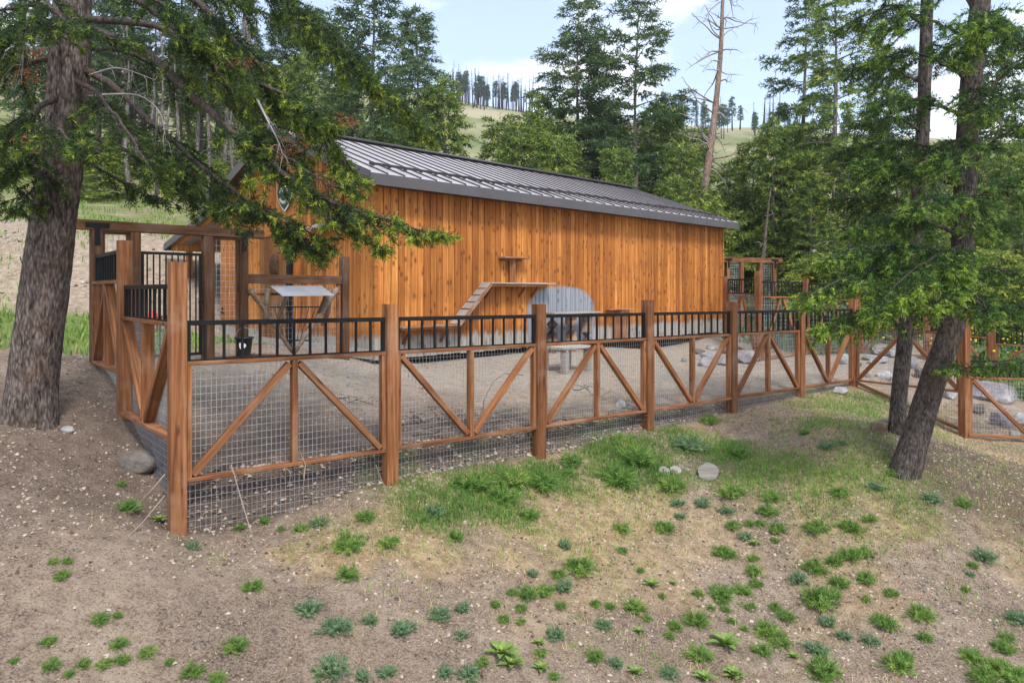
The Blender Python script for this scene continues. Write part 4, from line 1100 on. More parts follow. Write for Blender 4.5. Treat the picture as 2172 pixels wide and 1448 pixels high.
# sawn log rounds standing in the grass, cut face towards the viewer
M_CUT = wood_mat('sawn_grey_wood', (0.14, 0.12, 0.11), (0.25, 0.225, 0.205), (0.36, 0.33, 0.305), gray=(0.30, 0.24, 0.19), wear=.3, knots=False)
for k_, (px, py, wpx, hpx, ln, lab) in enumerate(((1506, 1018, 46, 40, .16, 'largest sawn log round tilted in the green tufts'), (1495, 1020, 20, 20, .12, 'small log round at the foot of the largest round'),
      (1412, 1008, 23, 22, .14, 'left of two small log rounds side by side in the tufts'), (1436, 1008, 25, 20, .14, 'right of two small log rounds side by side in the tufts'))):
    h = hit(px, py); sc = h.y/F; ra = wpx*sc/2; e = empty('log_round', h); tag(e, lab, 'log', 'log rounds on the slope')
    M = Matrix.Translation(h + Vector((0, ln*.5, ra*.62))) @ Matrix.Rotation(R.uniform(-.25, .25), 4, 'Z') @ Matrix.Rotation(math.radians(36), 4, 'X')
    n = 26; prof = [1 + .07*math.sin(2*math.pi*i/n*2+k_) + .04*math.sin(2*math.pi*i/n*5) for i in range(n)]; V = []
    for z0, f in ((-ln, 1.04), (-.012, 1.0), (0, .95)): V += [(ra*f*prof[i]*math.cos(2*math.pi*i/n), ra*f*prof[i]*1.12*math.sin(2*math.pi*i/n), z0) for i in range(n)]
    put('bark_side', mesh('bark_side', V, [(r_*n+i, r_*n+(i+1) % n, (r_+1)*n+(i+1) % n, (r_+1)*n+i) for r_ in range(2) for i in range(n)], M_BARK, True), e, M)
    V = [(0, 0, .001)] + [(ra*f*prof[i]*math.cos(2*math.pi*i/n), ra*f*prof[i]*1.12*math.sin(2*math.pi*i/n), .001+.003*(j % 2)) for j, f in enumerate((.25, .5, .75, .955)) for i in range(n)]
    Fc = [(0, 1+i, 1+(i+1) % n) for i in range(n)] + [(1+j*n+i, 1+(j+1)*n+i, 1+(j+1)*n+(i+1) % n, 1+j*n+(i+1) % n) for j in range(3) for i in range(n)]
    put('sawn_face', mesh('sawn_face', V, Fc, M_CUT, True), e, M)
# short timber offcut by the right-hand trunks
h = hit(1860, 918); a = h + Vector((0, 0, .07)); b = hit(1908, 905) + Vector((.2, .25, .07))
o = beam('timber_offcut', a, b, .20, .17, M_LOG, None, ch=.02); tag(o, 'short weathered timber offcut lying against the thinner trunk', 'timber')

# dry stems hanging over the front fence, brush in the yard
STEMS = [
 ('dry_stem', 'long pale forked dry stem hanging over the first bottom rail', [(490, 985), (498, 1010), (512, 1060), (530, 1120), (545, 1172)], 7.2, .007, M_TWIG),
 ('dry_stem', 'thin curved dry stem right of the first centre stud', [(600, 985), (615, 1000), (627, 1030), (633, 1060)], 7.7, .004, M_TWIG),
 ('dry_stem', 'crooked dry stem below the first panel near its middle', [(635, 955), (648, 985), (645, 1010), (652, 1045), (662, 1068)], 7.8, .005, M_TWIG),
 ('dry_stem', 'short dry stem beside the second post', [(797, 985), (806, 1010), (820, 1040), (824, 1062)], 8.3, .004, M_TWIG),
 ('dry_stem', 'long dry stick leaning on the left of the corner post', [(350, 1005), (320, 1040), (270, 1095)], 6.9, .006, M_TWIG),
 ('dry_stem', 'dry stick lying on the dirt pointing to the corner post', [(350, 1050), (300, 1110), (235, 1178)], 6.7, .006, M_TWIG),
]
for nm, lab, pts, Yd, rr, mat in STEMS:
    q = []
    for j, p in enumerate(pts):
        h = hit(*p); v = P(p[0], p[1], Yd - .06*j)
        if h is not None and (j == len(pts)-1 or v.z < gz(v.x, v.y)+.02): v = h + Vector((0, 0, .01))
        q.append(v)
    m = MB(); m.tube(q, [rr*(1-.4*i/len(q)) for i in range(len(q))], 6)
    if 'forked' in lab: m.tube([q[1], q[1]+Vector((-.05, -.02, .12))], .003, 5); m.tube([q[2], q[2]+Vector((.09, -.02, -.06))], .003, 5)
    tag(m.build(nm, mat, None, True), lab, 'stem', 'dry stems by the fence')
BR = [(860, 905, 960, 895), (900, 915, 1040, 890), (880, 930, 1000, 915), (930, 900, 1090, 925), (1020, 900, 1110, 905), (1100, 915, 1250, 890),
      (1160, 925, 1300, 905), (1180, 905, 1330, 915), (1230, 915, 1360, 900), (870, 890, 930, 925), (700, 850, 810, 865), (1290, 880, 1350, 910), (1220, 830, 1280, 850)]
bs = empty('brush_pile', hit(1000, 905)); tag(bs, 'thin scatter of dark fallen branches along the inside of the fence', 'brush')
for (a, b, c, d) in BR:
    h0, h1 = hit(a, b), hit(c, d)
    if h0 is None or h1 is None: continue
    pts = [h0.lerp(h1, i/7) + Vector((R.uniform(-.06, .06), R.uniform(-.06, .06), .03+.10*math.sin(i/7*math.pi)*R.random())) for i in range(8)]
    m = MB(); m.tube(pts, [.012*(1-.7*i/7) for i in range(8)], 5)
    for k in range(4):
        p = pts[R.randrange(2, 7)]; m.tube([p, p+Vector((R.uniform(-.2, .2), R.uniform(-.15, .15), R.uniform(.0, .14))), p+Vector((R.uniform(-.35, .35), R.uniform(-.2, .2), R.uniform(.0, .12)))], [.006, .005, .003], 4)
    m.build('fallen_branch', M_DTWIG, bs, True)
m = MB(); p0, p1 = P(1024, 850, 10.6), P(1112, 790, 11.8)
arc = [P(1022, 905, 10.6), P(1026, 850, 10.8), P(1045, 810, 11.0), P(1070, 792, 11.2), P(1110, 795, 11.5)]
m.tube(arc, .006, 5); tag(m.build('bent_cane', M_DTWIG, None, True), 'thin bent cane arching inside the second fence panel', 'cane')

# ------------------------------------------------------------------ trees
def needle_mesh(name, S, mat, k=8, nl=0.032, nw=0.009, lean=0.75):
    """S: list of (px,py,pz, dx,dy,dz, length, tint) shoots -> bottlebrush triangles"""
    S = np.array(S, float); n = len(S)
    p, d, ln, ti = S[:, :3], S[:, 3:6], S[:, 6], S[:, 7]
    d = d/np.maximum(1e-6, np.linalg.norm(d, axis=1))[:, None]
    ref = np.where(np.abs(d[:, 2:3]) < .9, np.array([[0, 0, 1.0]]), np.array([[1.0, 0, 0]]))
    a = np.cross(d, ref); a /= np.linalg.norm(a, axis=1)[:, None]; b = np.cross(d, a)
    s = (np.arange(k)+.3)/k; ph = np.arange(k)*2.39996
    ang = ph[None, :] + RN.uniform(0, 6.28, (n, 1)); sc = RN.uniform(.75, 1.2, (n, k))
    rad = np.cos(ang)[..., None]*a[:, None] + np.sin(ang)[..., None]*b[:, None]
    tan = -np.sin(ang)[..., None]*a[:, None] + np.cos(ang)[..., None]*b[:, None]
    base = p[:, None] + d[:, None]*(ln[:, None]*s[None])[..., None]
    nd = d[:, None]*lean + rad*(1-.35*lean)
    nd /= np.linalg.norm(nd, axis=2)[..., None]
    tip = base + nd*(nl*sc)[..., None]
    w = tan*(nw/2)
    V = np.stack([base-w, base+w, tip], 2).reshape(-1, 3)
    T = np.arange(len(V)).reshape(-1, 3)
    tt = np.clip(np.repeat(ti, k) + RN.normal(0, .10, n*k), 0, 1)
    tint = np.stack([tt*.9, tt*.9, tt], 1).ravel()
    return np_mesh(name, V, T, mat, {'tint': tint})

def spline(pts, n):
    """resample control points with Catmull-Rom"""
    pts = [Vector(p) for p in pts]; q = [pts[0]*2-pts[1]] + pts + [pts[-1]*2-pts[-2]]; out = []
    m = len(pts)-1
    for i in range(n):
        t = i/(n-1)*m; j = min(int(t), m-1); f = t-j; a, b, c, d = q[j:j+4]
        out.append(.5*((2*b)+(c-a)*f+(2*a-5*b+4*c-d)*f*f+(3*b-a-3*c+d)*f**3))
    return out

def bough_shoots(path, wid, step, sstep_, slen, rr, start=.15, tip_bright=.8, droop=.25, wood=None, tw=.004, dens=1.0, inner=.0, full=False, puff=False):
    """side twigs along a limb, shoots along each twig"""
    S = []; n = len(path); Ltot = sum((path[i+1]-path[i]).length for i in range(n-1))
    cnt = max(3, int(Ltot/step)); side = 1
    for i in range(cnt):
        f = start + (1-start)*(i+.5)/cnt
        t = f*(n-1); j = min(int(t), n-2); p = path[j].lerp(path[j+1], t-j); d = (path[j+1]-path[j]).normalized()
        for side in (-1, 1):
            if rr.random() > dens: continue
            lat = d.cross(Vector((0, 0, 1)))
            if lat.length < .1: lat = Vector((1, 0, 0))
            lat.normalize()
            prof = math.sin(math.pi*min(1, (f*.86+.13)))**.7
            ln = wid*prof*rr.uniform(.55, 1.15)
            ang = rr.uniform(.75, 1.15)
            td = d*math.cos(ang) + lat*side*math.sin(ang) + Vector((0, 0, rr.uniform(-.45, .25)))
            td.normalize(); m = max(2, int(ln/sstep_)); q = p.copy(); cur = td.copy(); tw_pts = [q.copy()]
            for k in range(m):
                cur = (cur + Vector((rr.uniform(-.12, .12), rr.uniform(-.12, .12), -droop*sstep_*2.2 + rr.uniform(-.08, .08)))).normalized()
                q = q + cur*sstep_; tw_pts.append(q.copy())
                g = (k+1)/m
                if g < inner: continue
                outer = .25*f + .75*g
                tl = cur.cross(Vector((0, 0, 1)))
                if tl.length < .1: tl = lat
                tl.normalize()
                for s2 in ((-1, 1) if not full else (-1, 1, 0)):
                    sd = cur*.7 + tl*s2*rr.uniform(.5, .9) + Vector((0, 0, rr.uniform(-.35, .3) if s2 else rr.choice((-.9, .7))))
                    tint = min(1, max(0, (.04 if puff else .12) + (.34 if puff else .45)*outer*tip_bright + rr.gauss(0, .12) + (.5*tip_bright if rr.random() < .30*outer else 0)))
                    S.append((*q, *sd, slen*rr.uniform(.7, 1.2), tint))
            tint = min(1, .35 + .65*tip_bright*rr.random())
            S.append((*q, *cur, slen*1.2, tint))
            if puff and rr.random() < .45 + .6*tip_bright*f:
                for _ in range(6):
                    S.append((*(q - cur*rr.uniform(0, .05)), cur.x+rr.uniform(-.9, .9), cur.y+rr.uniform(-.9, .9), cur.z+rr.uniform(-.8, .6), slen*.6, min(1, .5 + .6*tip_bright*rr.random())))
            if wood is not None and ln > .12: wood.tube(tw_pts[:: max(1, len(tw_pts)//4)] if len(tw_pts) > 5 else tw_pts, tw, 3, False)
    S.append((*path[-1], *(path[-1]-path[-2]), slen*1.3, .9))
    return S

def trunk_tube(path, rad, k, seed, amp=.05, flare=0.0):
    """trunk surface with bark relief"""
    m = len(path); V, Fc = [], []
    pts = np.array([p[:] for p in path]); 
    for i in range(m):
        d = (path[min(i+1, m-1)] - path[max(i-1, 0)]).normalized(); a = d.cross(Vector((0, 1, 0))).normalized(); b = d.cross(a)
        for j in range(k):
            t = 2*math.pi*j/k
            V.append((i, t, path[i], a, b))
    ii = np.array([v[0] for v in V]); th = np.array([v[1] for v in V])
    zz = np.array([v[2].z for v in V])
    per = k/2/math.pi
    nn = .55*(vnoise(np.cos(th)*3.2+seed, zz*1.6+np.sin(th)*3.2, 3)-.5) + .55*(vnoise(np.cos(th)*9+seed, zz*4.5+np.sin(th)*9, 4)-.5) + .4*(vnoise(np.cos(th)*22+7, zz*11+np.sin(th)*22, 5)-.5)
    out = []
    for q, (i, t, p, a, b) in enumerate(V):
        fl = 1 + flare*max(0, 1-i/(m*.13))**2*(1+.35*math.sin(3*t+seed)+.2*math.sin(5*t))
        r = float(rad[i]*fl*(1+amp*2*nn[q])); out.append(p + r*(math.cos(t)*a+math.sin(t)*b))
    for i in range(m-1):
        for j in range(k): Fc.append((i*k+j, i*k+(j+1) % k, (i+1)*k+(j+1) % k, (i+1)*k+j))
    return out, Fc

def big_tree(name, label, trunk_px, trunk_r, boughs, mat, seed, slen=.085, bark=M_BARK, dead=(), kside=44, flare=.5, nl=.040, nw=.0125, kn=8, start=.2, thin=.8, clutter=0, red=()):
    rr = random.Random(seed)
    path = spline([P(*t) for t in trunk_px], 110 if kside > 30 else 60)
    base = path[0]
    root = empty(name, (base.x, base.y, gz(base.x, base.y))); tag(root, label, 'tree')
    n = len(path); rad = np.interp(np.linspace(0, 1, n), np.linspace(0, 1, len(trunk_r)), trunk_r)
    V, Fc = trunk_tube(path, rad, kside, seed, .055, flare)
    put('trunk', mesh('trunk', V, Fc, bark, True), root)
    for bi, (pts, wid, r0, tb, dens) in enumerate(boughs):
        q = spline([P(*p) for p in pts], 26)
        q = [v + Vector((rr.uniform(-.02, .02), rr.uniform(-.02, .02), rr.uniform(-.015, .015)))*(i > 0) for i, v in enumerate(q)]
        wm = MB(); wm.tube(q, [max(.005, r0*(1-.88*i/25)) for i in range(26)], 8)
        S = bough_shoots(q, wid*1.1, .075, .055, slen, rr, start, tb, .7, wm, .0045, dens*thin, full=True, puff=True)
        if clutter:
            for c in range(clutter):
                p = q[rr.randrange(2, 18)]; v = Vector((rr.uniform(-.5, .5), rr.uniform(-.4, .4), rr.uniform(-.7, .25)))*rr.uniform(.25, .6)
                wm.tube([p, p+v*.5+Vector((0, 0, .04)), p+v], [.005, .0035, .002], 3, False)
        o = wm.build('limb', M_LIMB, root, True)
        tag(put('needles', needle_mesh('needles', S, mat, kn, nl, nw), o, Matrix.Identity(4)), kind='stuff')
    for (px, py, dp, rad_) in red:
        c = P(px, py, dp); S = [(*(c + Vector((rr.gauss(0, rad_), rr.gauss(0, rad_), rr.gauss(0, rad_*.6)))), rr.uniform(-1, 1), rr.uniform(-1, 1), rr.uniform(-.8, .2), .09, .5) for _ in range(26)]
        tag(put('dead_needles', needle_mesh('dead_needles', S, M_DEADR, kn, nl, nw*.8), root), kind='stuff')
    for pts, cnt in dead:
        q = spline([P(*p) for p in pts], 14); wm = MB(); wm.tube(q, [.014*(1-.8*i/13) for i in range(14)], 5)
        for c in range(cnt):
            i = rr.randrange(3, 14); p = q[min(i, 13)]; v = Vector((rr.uniform(-.5, .5), rr.uniform(-.3, .3), rr.uniform(-.9, .1)))*rr.uniform(.2, .45)
            wm.tube([p, p+v*.4+Vector((0, 0, .03)), p+v+Vector((rr.uniform(-.06, .06), 0, -.05))], [.004, .0032, .002], 4)
        wm.build('dead_limb', M_DEADB, root, True)
    return root

LB = [ # (points px,py,depth), side-twig length, limb radius, brightness, density
 ([(170,40,8.0),(328,55,7.7),(430,105,7.4),(540,170,7.2),(640,215,7.0),(700,262,6.9)], .62, .045, .75, .95),
 ([(190,60,8.0),(311,114,7.6),(397,193,7.3),(483,269,7.1),(540,312,7.0),(625,385,6.9),(700,425,6.85),(780,455,6.8),(870,482,6.75),(948,503,6.7)], .46, .055, .95, .95),
 ([(180,150,8.0),(242,186,7.9),(311,249,7.7),(400,330,7.5),(500,410,7.3),(590,470,7.2),(640,510,7.1),(690,550,7.05)], .46, .045, .55, .95),
 ([(185,215,8.0),(269,269,7.9),(350,325,7.9),(420,385,7.8),(490,430,7.8),(560,460,7.7)], .45, .035, .4, .95),
 ([(180,285,8.0),(260,318,8.1),(340,365,8.2),(420,420,8.2),(470,455,8.2)], .42, .03, .35, .95),
 ([(170,-60,8.0),(293,0,8.2),(350,48,8.3),(450,110,8.4),(560,190,8.5),(650,270,8.5),(735,350,8.5),(770,395,8.4)], .60, .045, .8, .95),
 ([(180,-140,8.0),(320,-70,7.8),(432,18,7.7),(483,69,7.7),(535,124,7.6),(620,205,7.5),(700,300,7.4),(745,365,7.3)], .55, .05, .95, .95),
 ([(190,-200,8.0),(420,-110,8.6),(600,0,8.9),(700,70,9.0),(800,170,9.1),(870,240,9.1),(915,300,9.1)], .62, .05, .7, .95),
 ([(180,-240,8.0),(380,-140,7.6),(520,-60,7.4),(640,20,7.3),(740,110,7.2),(800,190,7.2)], .62, .05, .55, .95),
 ([(170,-30,8.0),(300,-40,8.8),(430,-20,9.4),(560,30,9.8),(680,90,10.0),(770,150,10.2)], .7, .04, .4, .95),
 ([(180,100,8.0),(260,110,8.6),(360,150,9.2),(470,200,9.6),(580,240,9.8)], .6, .035, .45, .9),
 ([(160,170,8.0),(200,195,7.4),(250,250,6.9),(300,330,6.6),(340,400,6.5)], .36, .03, .45, .85),
 ([(150,240,8.0),(130,262,7.3),(140,290,6.8),(190,315,6.5),(225,322,6.4)], .34, .03, .6, .9),
 ([(130,200,8.0),(90,225,7.5),(40,260,7.2),(-30,300,7.0),(-110,350,6.9)], .50, .04, .7, .95),
 ([(130,120,8.0),(80,130,8.2),(10,150,8.3),(-80,180,8.4)], .55, .04, .45, .95),
 ([(140,20,8.0),(80,10,7.8),(10,20,7.6),(-90,50,7.5)], .6, .04, .5, .95),
 ([(140,60,8.0),(90,50,7.2),(50,65,6.8),(-20,100,6.6)], .5, .03, .5, .9),
 ([(115,300,8.0),(70,330,7.6),(20,370,7.4),(-40,420,7.3)], .48, .03, .6, .95),
 ([(115,345,8.0),(90,370,7.7),(60,410,7.5),(30,455,7.4)], .36, .025, .45, .9),
 ([(130,260,8.0),(60,270,8.4),(-10,300,8.7),(-90,340,8.8)], .5, .03, .4, .95),
 ([(150,-80,8.0),(100,-40,7.4),(120,30,7.0),(200,70,6.8),(280,90,6.7)], .4, .03, .45, .8),
 ([(170,-120,8.0),(260,-60,7.3),(330,0,7.0),(400,50,6.9),(470,110,6.8)], .5, .035, .5, .85),
 ([(160,330,8.0),(230,370,8.3),(300,410,8.5),(370,430,8.6)], .4, .025, .3, .85),
 ([(540,312,7.0),(600,330,6.9),(660,372,6.85),(720,395,6.8),(770,390,6.8)], .36, .018, .95, .95),
 ([(625,385,6.9),(660,440,6.85),(720,470,6.85),(780,510,6.8),(815,530,6.8)], .28, .014, .9, .9),
 ([(590,470,7.2),(560,440,7.0),(540,430,6.9),(600,460,6.85),(670,500,6.8),(700,520,6.8)], .32, .014, .8, .85),
 ([(430,105,7.4),(500,200,7.3),(560,270,7.2),(610,330,7.1),(650,400,7.0)], .42, .02, .7, .9),
]
DEADL = [([(185,205,7.95),(250,200,7.6),(300,205,7.4),(340,240,7.3),(352,300,7.3)], 16), ([(540,200,7.1),(570,260,6.9),(590,300,6.9),(600,330,6.9)], 12),
         ([(0,115,7.6),(60,85,7.7),(110,70,7.9)], 8), ([(190,160,7.9),(250,145,7.5),(330,170,7.3)], 10), ([(60,30,7.0),(50,110,7.0),(45,180,7.0)], 8)]
big_tree('fir_tree', 'big fir with thick rough trunk and drooping boughs at the left edge', [(52,1000,8.0),(70,800,8.0),(92,640,8.0),(112,480,8.0),(132,320,8.0),(146,160,8.0),(154,0,8.0),(160,-200,8.0),(165,-420,8.0)],
         [.26,.252,.243,.232,.22,.205,.19,.175,.15], LB, M_FIR, 11, dead=DEADL, flare=.7, start=.30, thin=.62, clutter=10, red=((80,300,6.9,.07),(57,160,7.8,.08),(60,105,7.9,.07),(625,305,6.9,.08),(515,135,7.3,.05),(735,255,7.0,.05)))
RB = [
 ([(2060,70,9.5),(2050,70,9.0),(2040,100,8.7),(2030,140,8.6)], .36, .02, .8, .95),
 ([(2055,190,9.5),(2065,190,9.0),(2075,220,8.7),(2080,260,8.6)], .36, .02, .6, .9),
 ([(2050,310,9.5),(2035,300,9.0),(2015,330,8.7),(2000,370,8.6)], .36, .02, .7, .95),
 ([(2048,420,9.5),(2060,420,9.0),(2075,450,8.7),(2090,500,8.6)], .36, .02, .75, .95),
 ([(2042,540,9.5),(2030,530,8.9),(2020,550,8.6),(2030,590,8.4)], .34, .02, .9, .95),
 ([(2038,620,9.5),(2060,620,9.0),(2090,650,8.7),(2110,690,8.6)], .32, .02, .8, .9),
 ([(2035,600,9.5),(1960,580,9.2),(1880,570,8.9),(1800,590,8.7),(1740,615,8.6),(1700,640,8.5)], .52, .035, 1.0, .98),
 ([(2035,640,9.5),(1960,640,9.1),(1890,650,8.8),(1820,670,8.7),(1770,690,8.6),(1735,700,8.6)], .45, .03, 1.0, .98),
 ([(2040,560,9.5),(1970,530,9.3),(1890,520,9.1),(1810,530,9.0),(1750,555,8.9)], .5, .03, .95, .98),
 ([(2040,500,9.5),(1960,470,9.6),(1870,470,9.6),(1790,500,9.6)], .5, .03, .8, .95),
 ([(2045,520,9.5),(1990,540,8.8),(1930,580,8.4),(1880,630,8.2),(1850,670,8.1)], .42, .025, 1.0, .95),
 ([(2045,400,9.5),(1970,370,9.4),(1890,350,9.3),(1820,350,9.2)], .5, .03, .6, .95),
 ([(2045,330,9.5),(1970,310,9.8),(1900,300,10.0),(1830,310,10.2)], .55, .03, .45, .6),
 ([(2050,250,9.5),(1980,220,9.2),(1900,210,9.0),(1840,225,8.9)], .5, .03, .5, .6),
 ([(2055,170,9.5),(1990,130,9.5),(1920,110,9.5),(1850,130,9.4)], .55, .03, .55, .6),
 ([(2065,90,9.5),(1990,50,9.2),(1920,30,9.0),(1860,60,8.9)], .55, .03, .65, .6),
 ([(2075,20,9.5),(2000,-40,9.8),(1920,-50,10.0),(1840,-20,10.0)], .6, .03, .5, .6),
 ([(2070,60,9.5),(2085,30,8.6),(2090,40,8.2),(2085,70,8.0)], .4, .025, .9, .9),
 ([(2075,60,9.5),(2120,60,8.9),(2160,90,8.6),(2200,120,8.5)], .45, .03, .8, .95),
 ([(2060,250,9.5),(2110,180,9.6),(2172,120,9.6),(2240,80,9.6)], .4, .03, .35, .5),
 ([(2055,300,9.5),(2110,240,9.4),(2172,190,9.4),(2240,150,9.4)], .35, .028, .3, .4),
 ([(2050,360,9.5),(2110,300,9.2),(2172,260,9.1),(2240,240,9.0)], .42, .028, .8, .9),
 ([(2050,430,9.5),(2110,400,9.0),(2172,380,8.8),(2230,390,8.7)], .45, .028, .7, .95),
 ([(2045,520,9.5),(2100,480,9.8),(2172,460,10.0),(2240,470,10.2)], .45, .028, .45, .9),
 ([(2040,580,9.5),(2100,570,9.2),(2150,580,9.0),(2210,620,8.9)], .4, .025, .75, .9),
 ([(2035,630,9.5),(2090,640,9.8),(2140,650,10.0),(2210,650,10.2)], .4, .025, .5, .85),
 ([(2225,745,8.6),(2172,762,8.7),(2110,772,8.8),(2050,780,8.9),(2005,785,8.9)], .24, .02, .45, .95),
 ([(2050,440,9.5),(2020,420,8.7),(1980,420,8.3),(1940,450,8.1)], .4, .025, .75, .9),
 ([(2040,600,9.5),(2010,590,8.8),(1990,620,8.4),(1975,660,8.2)], .35, .02, .95, .95),
]
big_tree('fir_tree', 'leaning fir trunk with bright green boughs on the right of the slope', [(1893,1080,9.5),(1950,900,9.5),(1985,790,9.5),(2020,690,9.5),(2040,580,9.5),(2046,430,9.5),(2052,280,9.5),(2066,120,9.5),(2082,-20,9.5),(2095,-220,9.5)],
         [.18,.165,.156,.148,.142,.137,.132,.126,.12,.10], RB, M_FIR2, 12, bark=M_BARKD, dead=[([(2045,350,9.4),(2000,360,9.0),(1985,400,8.9)], 10), ([(2030,610,9.3),(1990,600,8.8),(1960,620,8.6)], 8)], kside=36, flare=.3, start=.22, thin=.86, clutter=6, red=((1805,595,8.8,.07),))
SB = [
 ([(1930,600,10.8),(1880,560,10.6),(1820,540,10.5)], .45, .02, .7, .9),
 ([(1945,440,10.8),(1880,420,10.6),(1810,420,10.5),(1770,430,10.5)], .55, .025, .5, .95),
 ([(1950,380,10.8),(1890,330,10.9),(1830,310,11),(1780,330,11)], .6, .025, .4, .95),
 ([(1955,280,10.8),(1900,250,10.6),(1850,260,10.5),(1800,280,10.4)], .5, .025, .45, .9),
 ([(1960,180,10.8),(1900,150,11),(1840,140,11.2),(1790,150,11.3)], .5, .025, .4, .85),
 ([(1965,60,10.8),(1900,20,10.8),(1840,30,10.8),(1780,60,10.8)], .5, .025, .4, .85),
 ([(1950,340,10.8),(1990,310,11),(2030,320,11.2)], .45, .02, .35, .9), ([(1960,140,10.8),(2000,120,11),(2040,130,11.3)], .45, .02, .35, .9),
]
big_tree('fir_tree', 'thinner dark fir trunk standing behind the leaning trunk', [(1896,985,10.8),(1908,830,10.8),(1922,700,10.8),(1932,580,10.8),(1945,430,10.8),(1957,280,10.8),(1963,120,10.8),(1968,-60,10.8),(1972,-250,10.8)],
         [.125,.115,.11,.105,.10,.095,.09,.085,.075], SB, M_FIR, 13, bark=M_BARKD, kside=24, flare=.15)

# --- trees beyond the yard -----------------------------------------------------------------
def conifer_meshes(seed, H, crown0, rad, nb, mat, bark, droop=.25, sparse=1.0, shape=1.0, sl=.32, nl=.19, nw=.065, kn=6, step=.40, tip=.6, lean=0.0, r0=.16, up=.1):
    """trunk mesh and crown mesh of a whole conifer standing at the origin"""
    rr = random.Random(seed)
    path = [Vector((lean*(i/12)**1.4*H + .06*math.sin(i*.9+seed), .05*math.cos(i*.7+seed), H*i/12)) for i in range(13)]
    tm = MB(); tm.tube(path, [max(.015, r0*(1-.93*i/12)) for i in range(13)], 9)
    S = []; wood = MB()
    for i in range(nb):
        f = (i+rr.random())/nb; z = crown0 + (1-crown0)*f
        t = z*12; j = min(int(t), 11); p = path[j].lerp(path[j+1], t-j)
        az = i*2.39996 + rr.uniform(-.4, .4)
        prof = ((1-f)**shape)*.92 + .08
        if crown0 < .3: prof *= .72 + .28*min(1, f*4+.3)
        ln = rad*prof*rr.uniform(.62, 1.15)
        if rr.random() > sparse: ln *= .45
        d = Vector((math.cos(az), math.sin(az), up + .5*f))
        pts = [p + Vector((d.x*ln*g, d.y*ln*g, ln*(d.z*g - droop*g*g*(1.2-f)))) for g in (0, .25, .5, .75, 1)]
        wood.tube(pts, [max(.008, .05*ln/rad*(1-.8*g)) for g in (0, .25, .5, .75, 1)], 4, False)
        S += bough_shoots(spline(pts, 9), min(.85, ln*.42), step*.62, .26, sl, rr, .22, tip, .25, None, dens=.92)
    S.append((*path[-1], 0, 0, 1, sl*1.5, .7))
    nV = len(tm.V); 
    tmesh = mesh('trunk', tm.V, tm.F, bark, True)
    lmesh = mesh('limbs', wood.V, wood.F, bark, True)
    return tmesh, lmesh, needle_mesh('crown', S, mat, kn, nl, nw, .6)
def place_tree(meshes, name, label, loc, scale=1.0, rz=0.0, group=None, sz=None):
    e = empty(name, loc); tag(e, label, 'tree', group)
    M = Matrix.Translation(Vector(loc)) @ Matrix.Rotation(rz, 4, 'Z') @ Matrix.Diagonal((scale, scale, sz or scale, 1))
    put('trunk', meshes[0], e, M)
    if meshes[1] is not None: tag(put('limbs', meshes[1], e, M), kind='stuff')
    if meshes[2] is not None: tag(put('crown', meshes[2], e, M), kind='stuff')
    return e
def at_px(px, Yd): return Vector(((px-1086)/F*Yd, Yd, gz((px-1086)/F*Yd, Yd)-.1))
def hgt(px, Yd, ytop):
    return CAM_Z + (HZ-ytop)/F*Yd - at_px(px, Yd).z
HERO = [ # px, depth, top row, crown start, radius, branches, shape, sparse, droop, mat, bark, label, lean
 (790, 30, -60, .34, 3.0, 56, .55, .75, .25, M_BGPINE, M_BARKG, 'tall ragged pine rising behind the barn ridge near the big fir', 0),
 (884, 36, 26, .42, 1.7, 70, .8, .85, .3, M_BGPINE, M_BARKG, 'slim pointed conifer left of the open sky', 0),
 (940, 33, 180, .10, 2.5, 90, .85, .95, .3, M_BGFIR, M_BARKG, 'broad cone-shaped fir left of the burnt hill', 0),
 (1060, 34, 258, .05, 1.5, 70, .9, .97, .2, M_BGFIR, M_BARKG, 'small bright cone-shaped fir just above the roof ridge', 0),
 (1226, 36, -4, .40, 3.2, 52, .62, .7, .3, M_BGPINE, M_BARKG, 'tall airy pine right of the white cloud', 0),
 (1345, 33, -25, .34, 3.1, 46, .45, .7, .2, M_BGPINE, M_BARKG, 'tall open pine with layered branches left of the dead tree', 0.01),
 (1702, 34, -40, .42, 2.3, 38, .5, .7, .3, M_BGPINE, M_BARKG, 'forked tall pine right of the dead tree', 0.01),
 (1772, 30, -60, .38, 2.5, 44, .5, .7, .3, M_BGFIR, M_BARKG, 'tall grey-trunked fir between the dead tree and the right firs', 0),
]
for i, (px, Yd, yt, c0, rad, nb, shp, sp, dr, mat, bark, lab, lean) in enumerate(HERO):
    H = hgt(px, Yd, yt)
    ms = conifer_meshes(200+i, H, c0, rad, nb, mat, bark, dr, sp, shp, lean=lean, tip=.55, r0=.2)
    place_tree(ms, 'conifer_tree', lab, at_px(px, Yd))
# twin stem of the airy pine
ms = conifer_meshes(260, hgt(1248, 36.5, 70), .5, 1.7, 45, M_BGPINE, M_BARKR, .25, .7, .7, tip=.5, r0=.13)
place_tree(ms, 'conifer_tree', 'thin reddish stem close beside the tall airy pine', at_px(1250, 36.5))
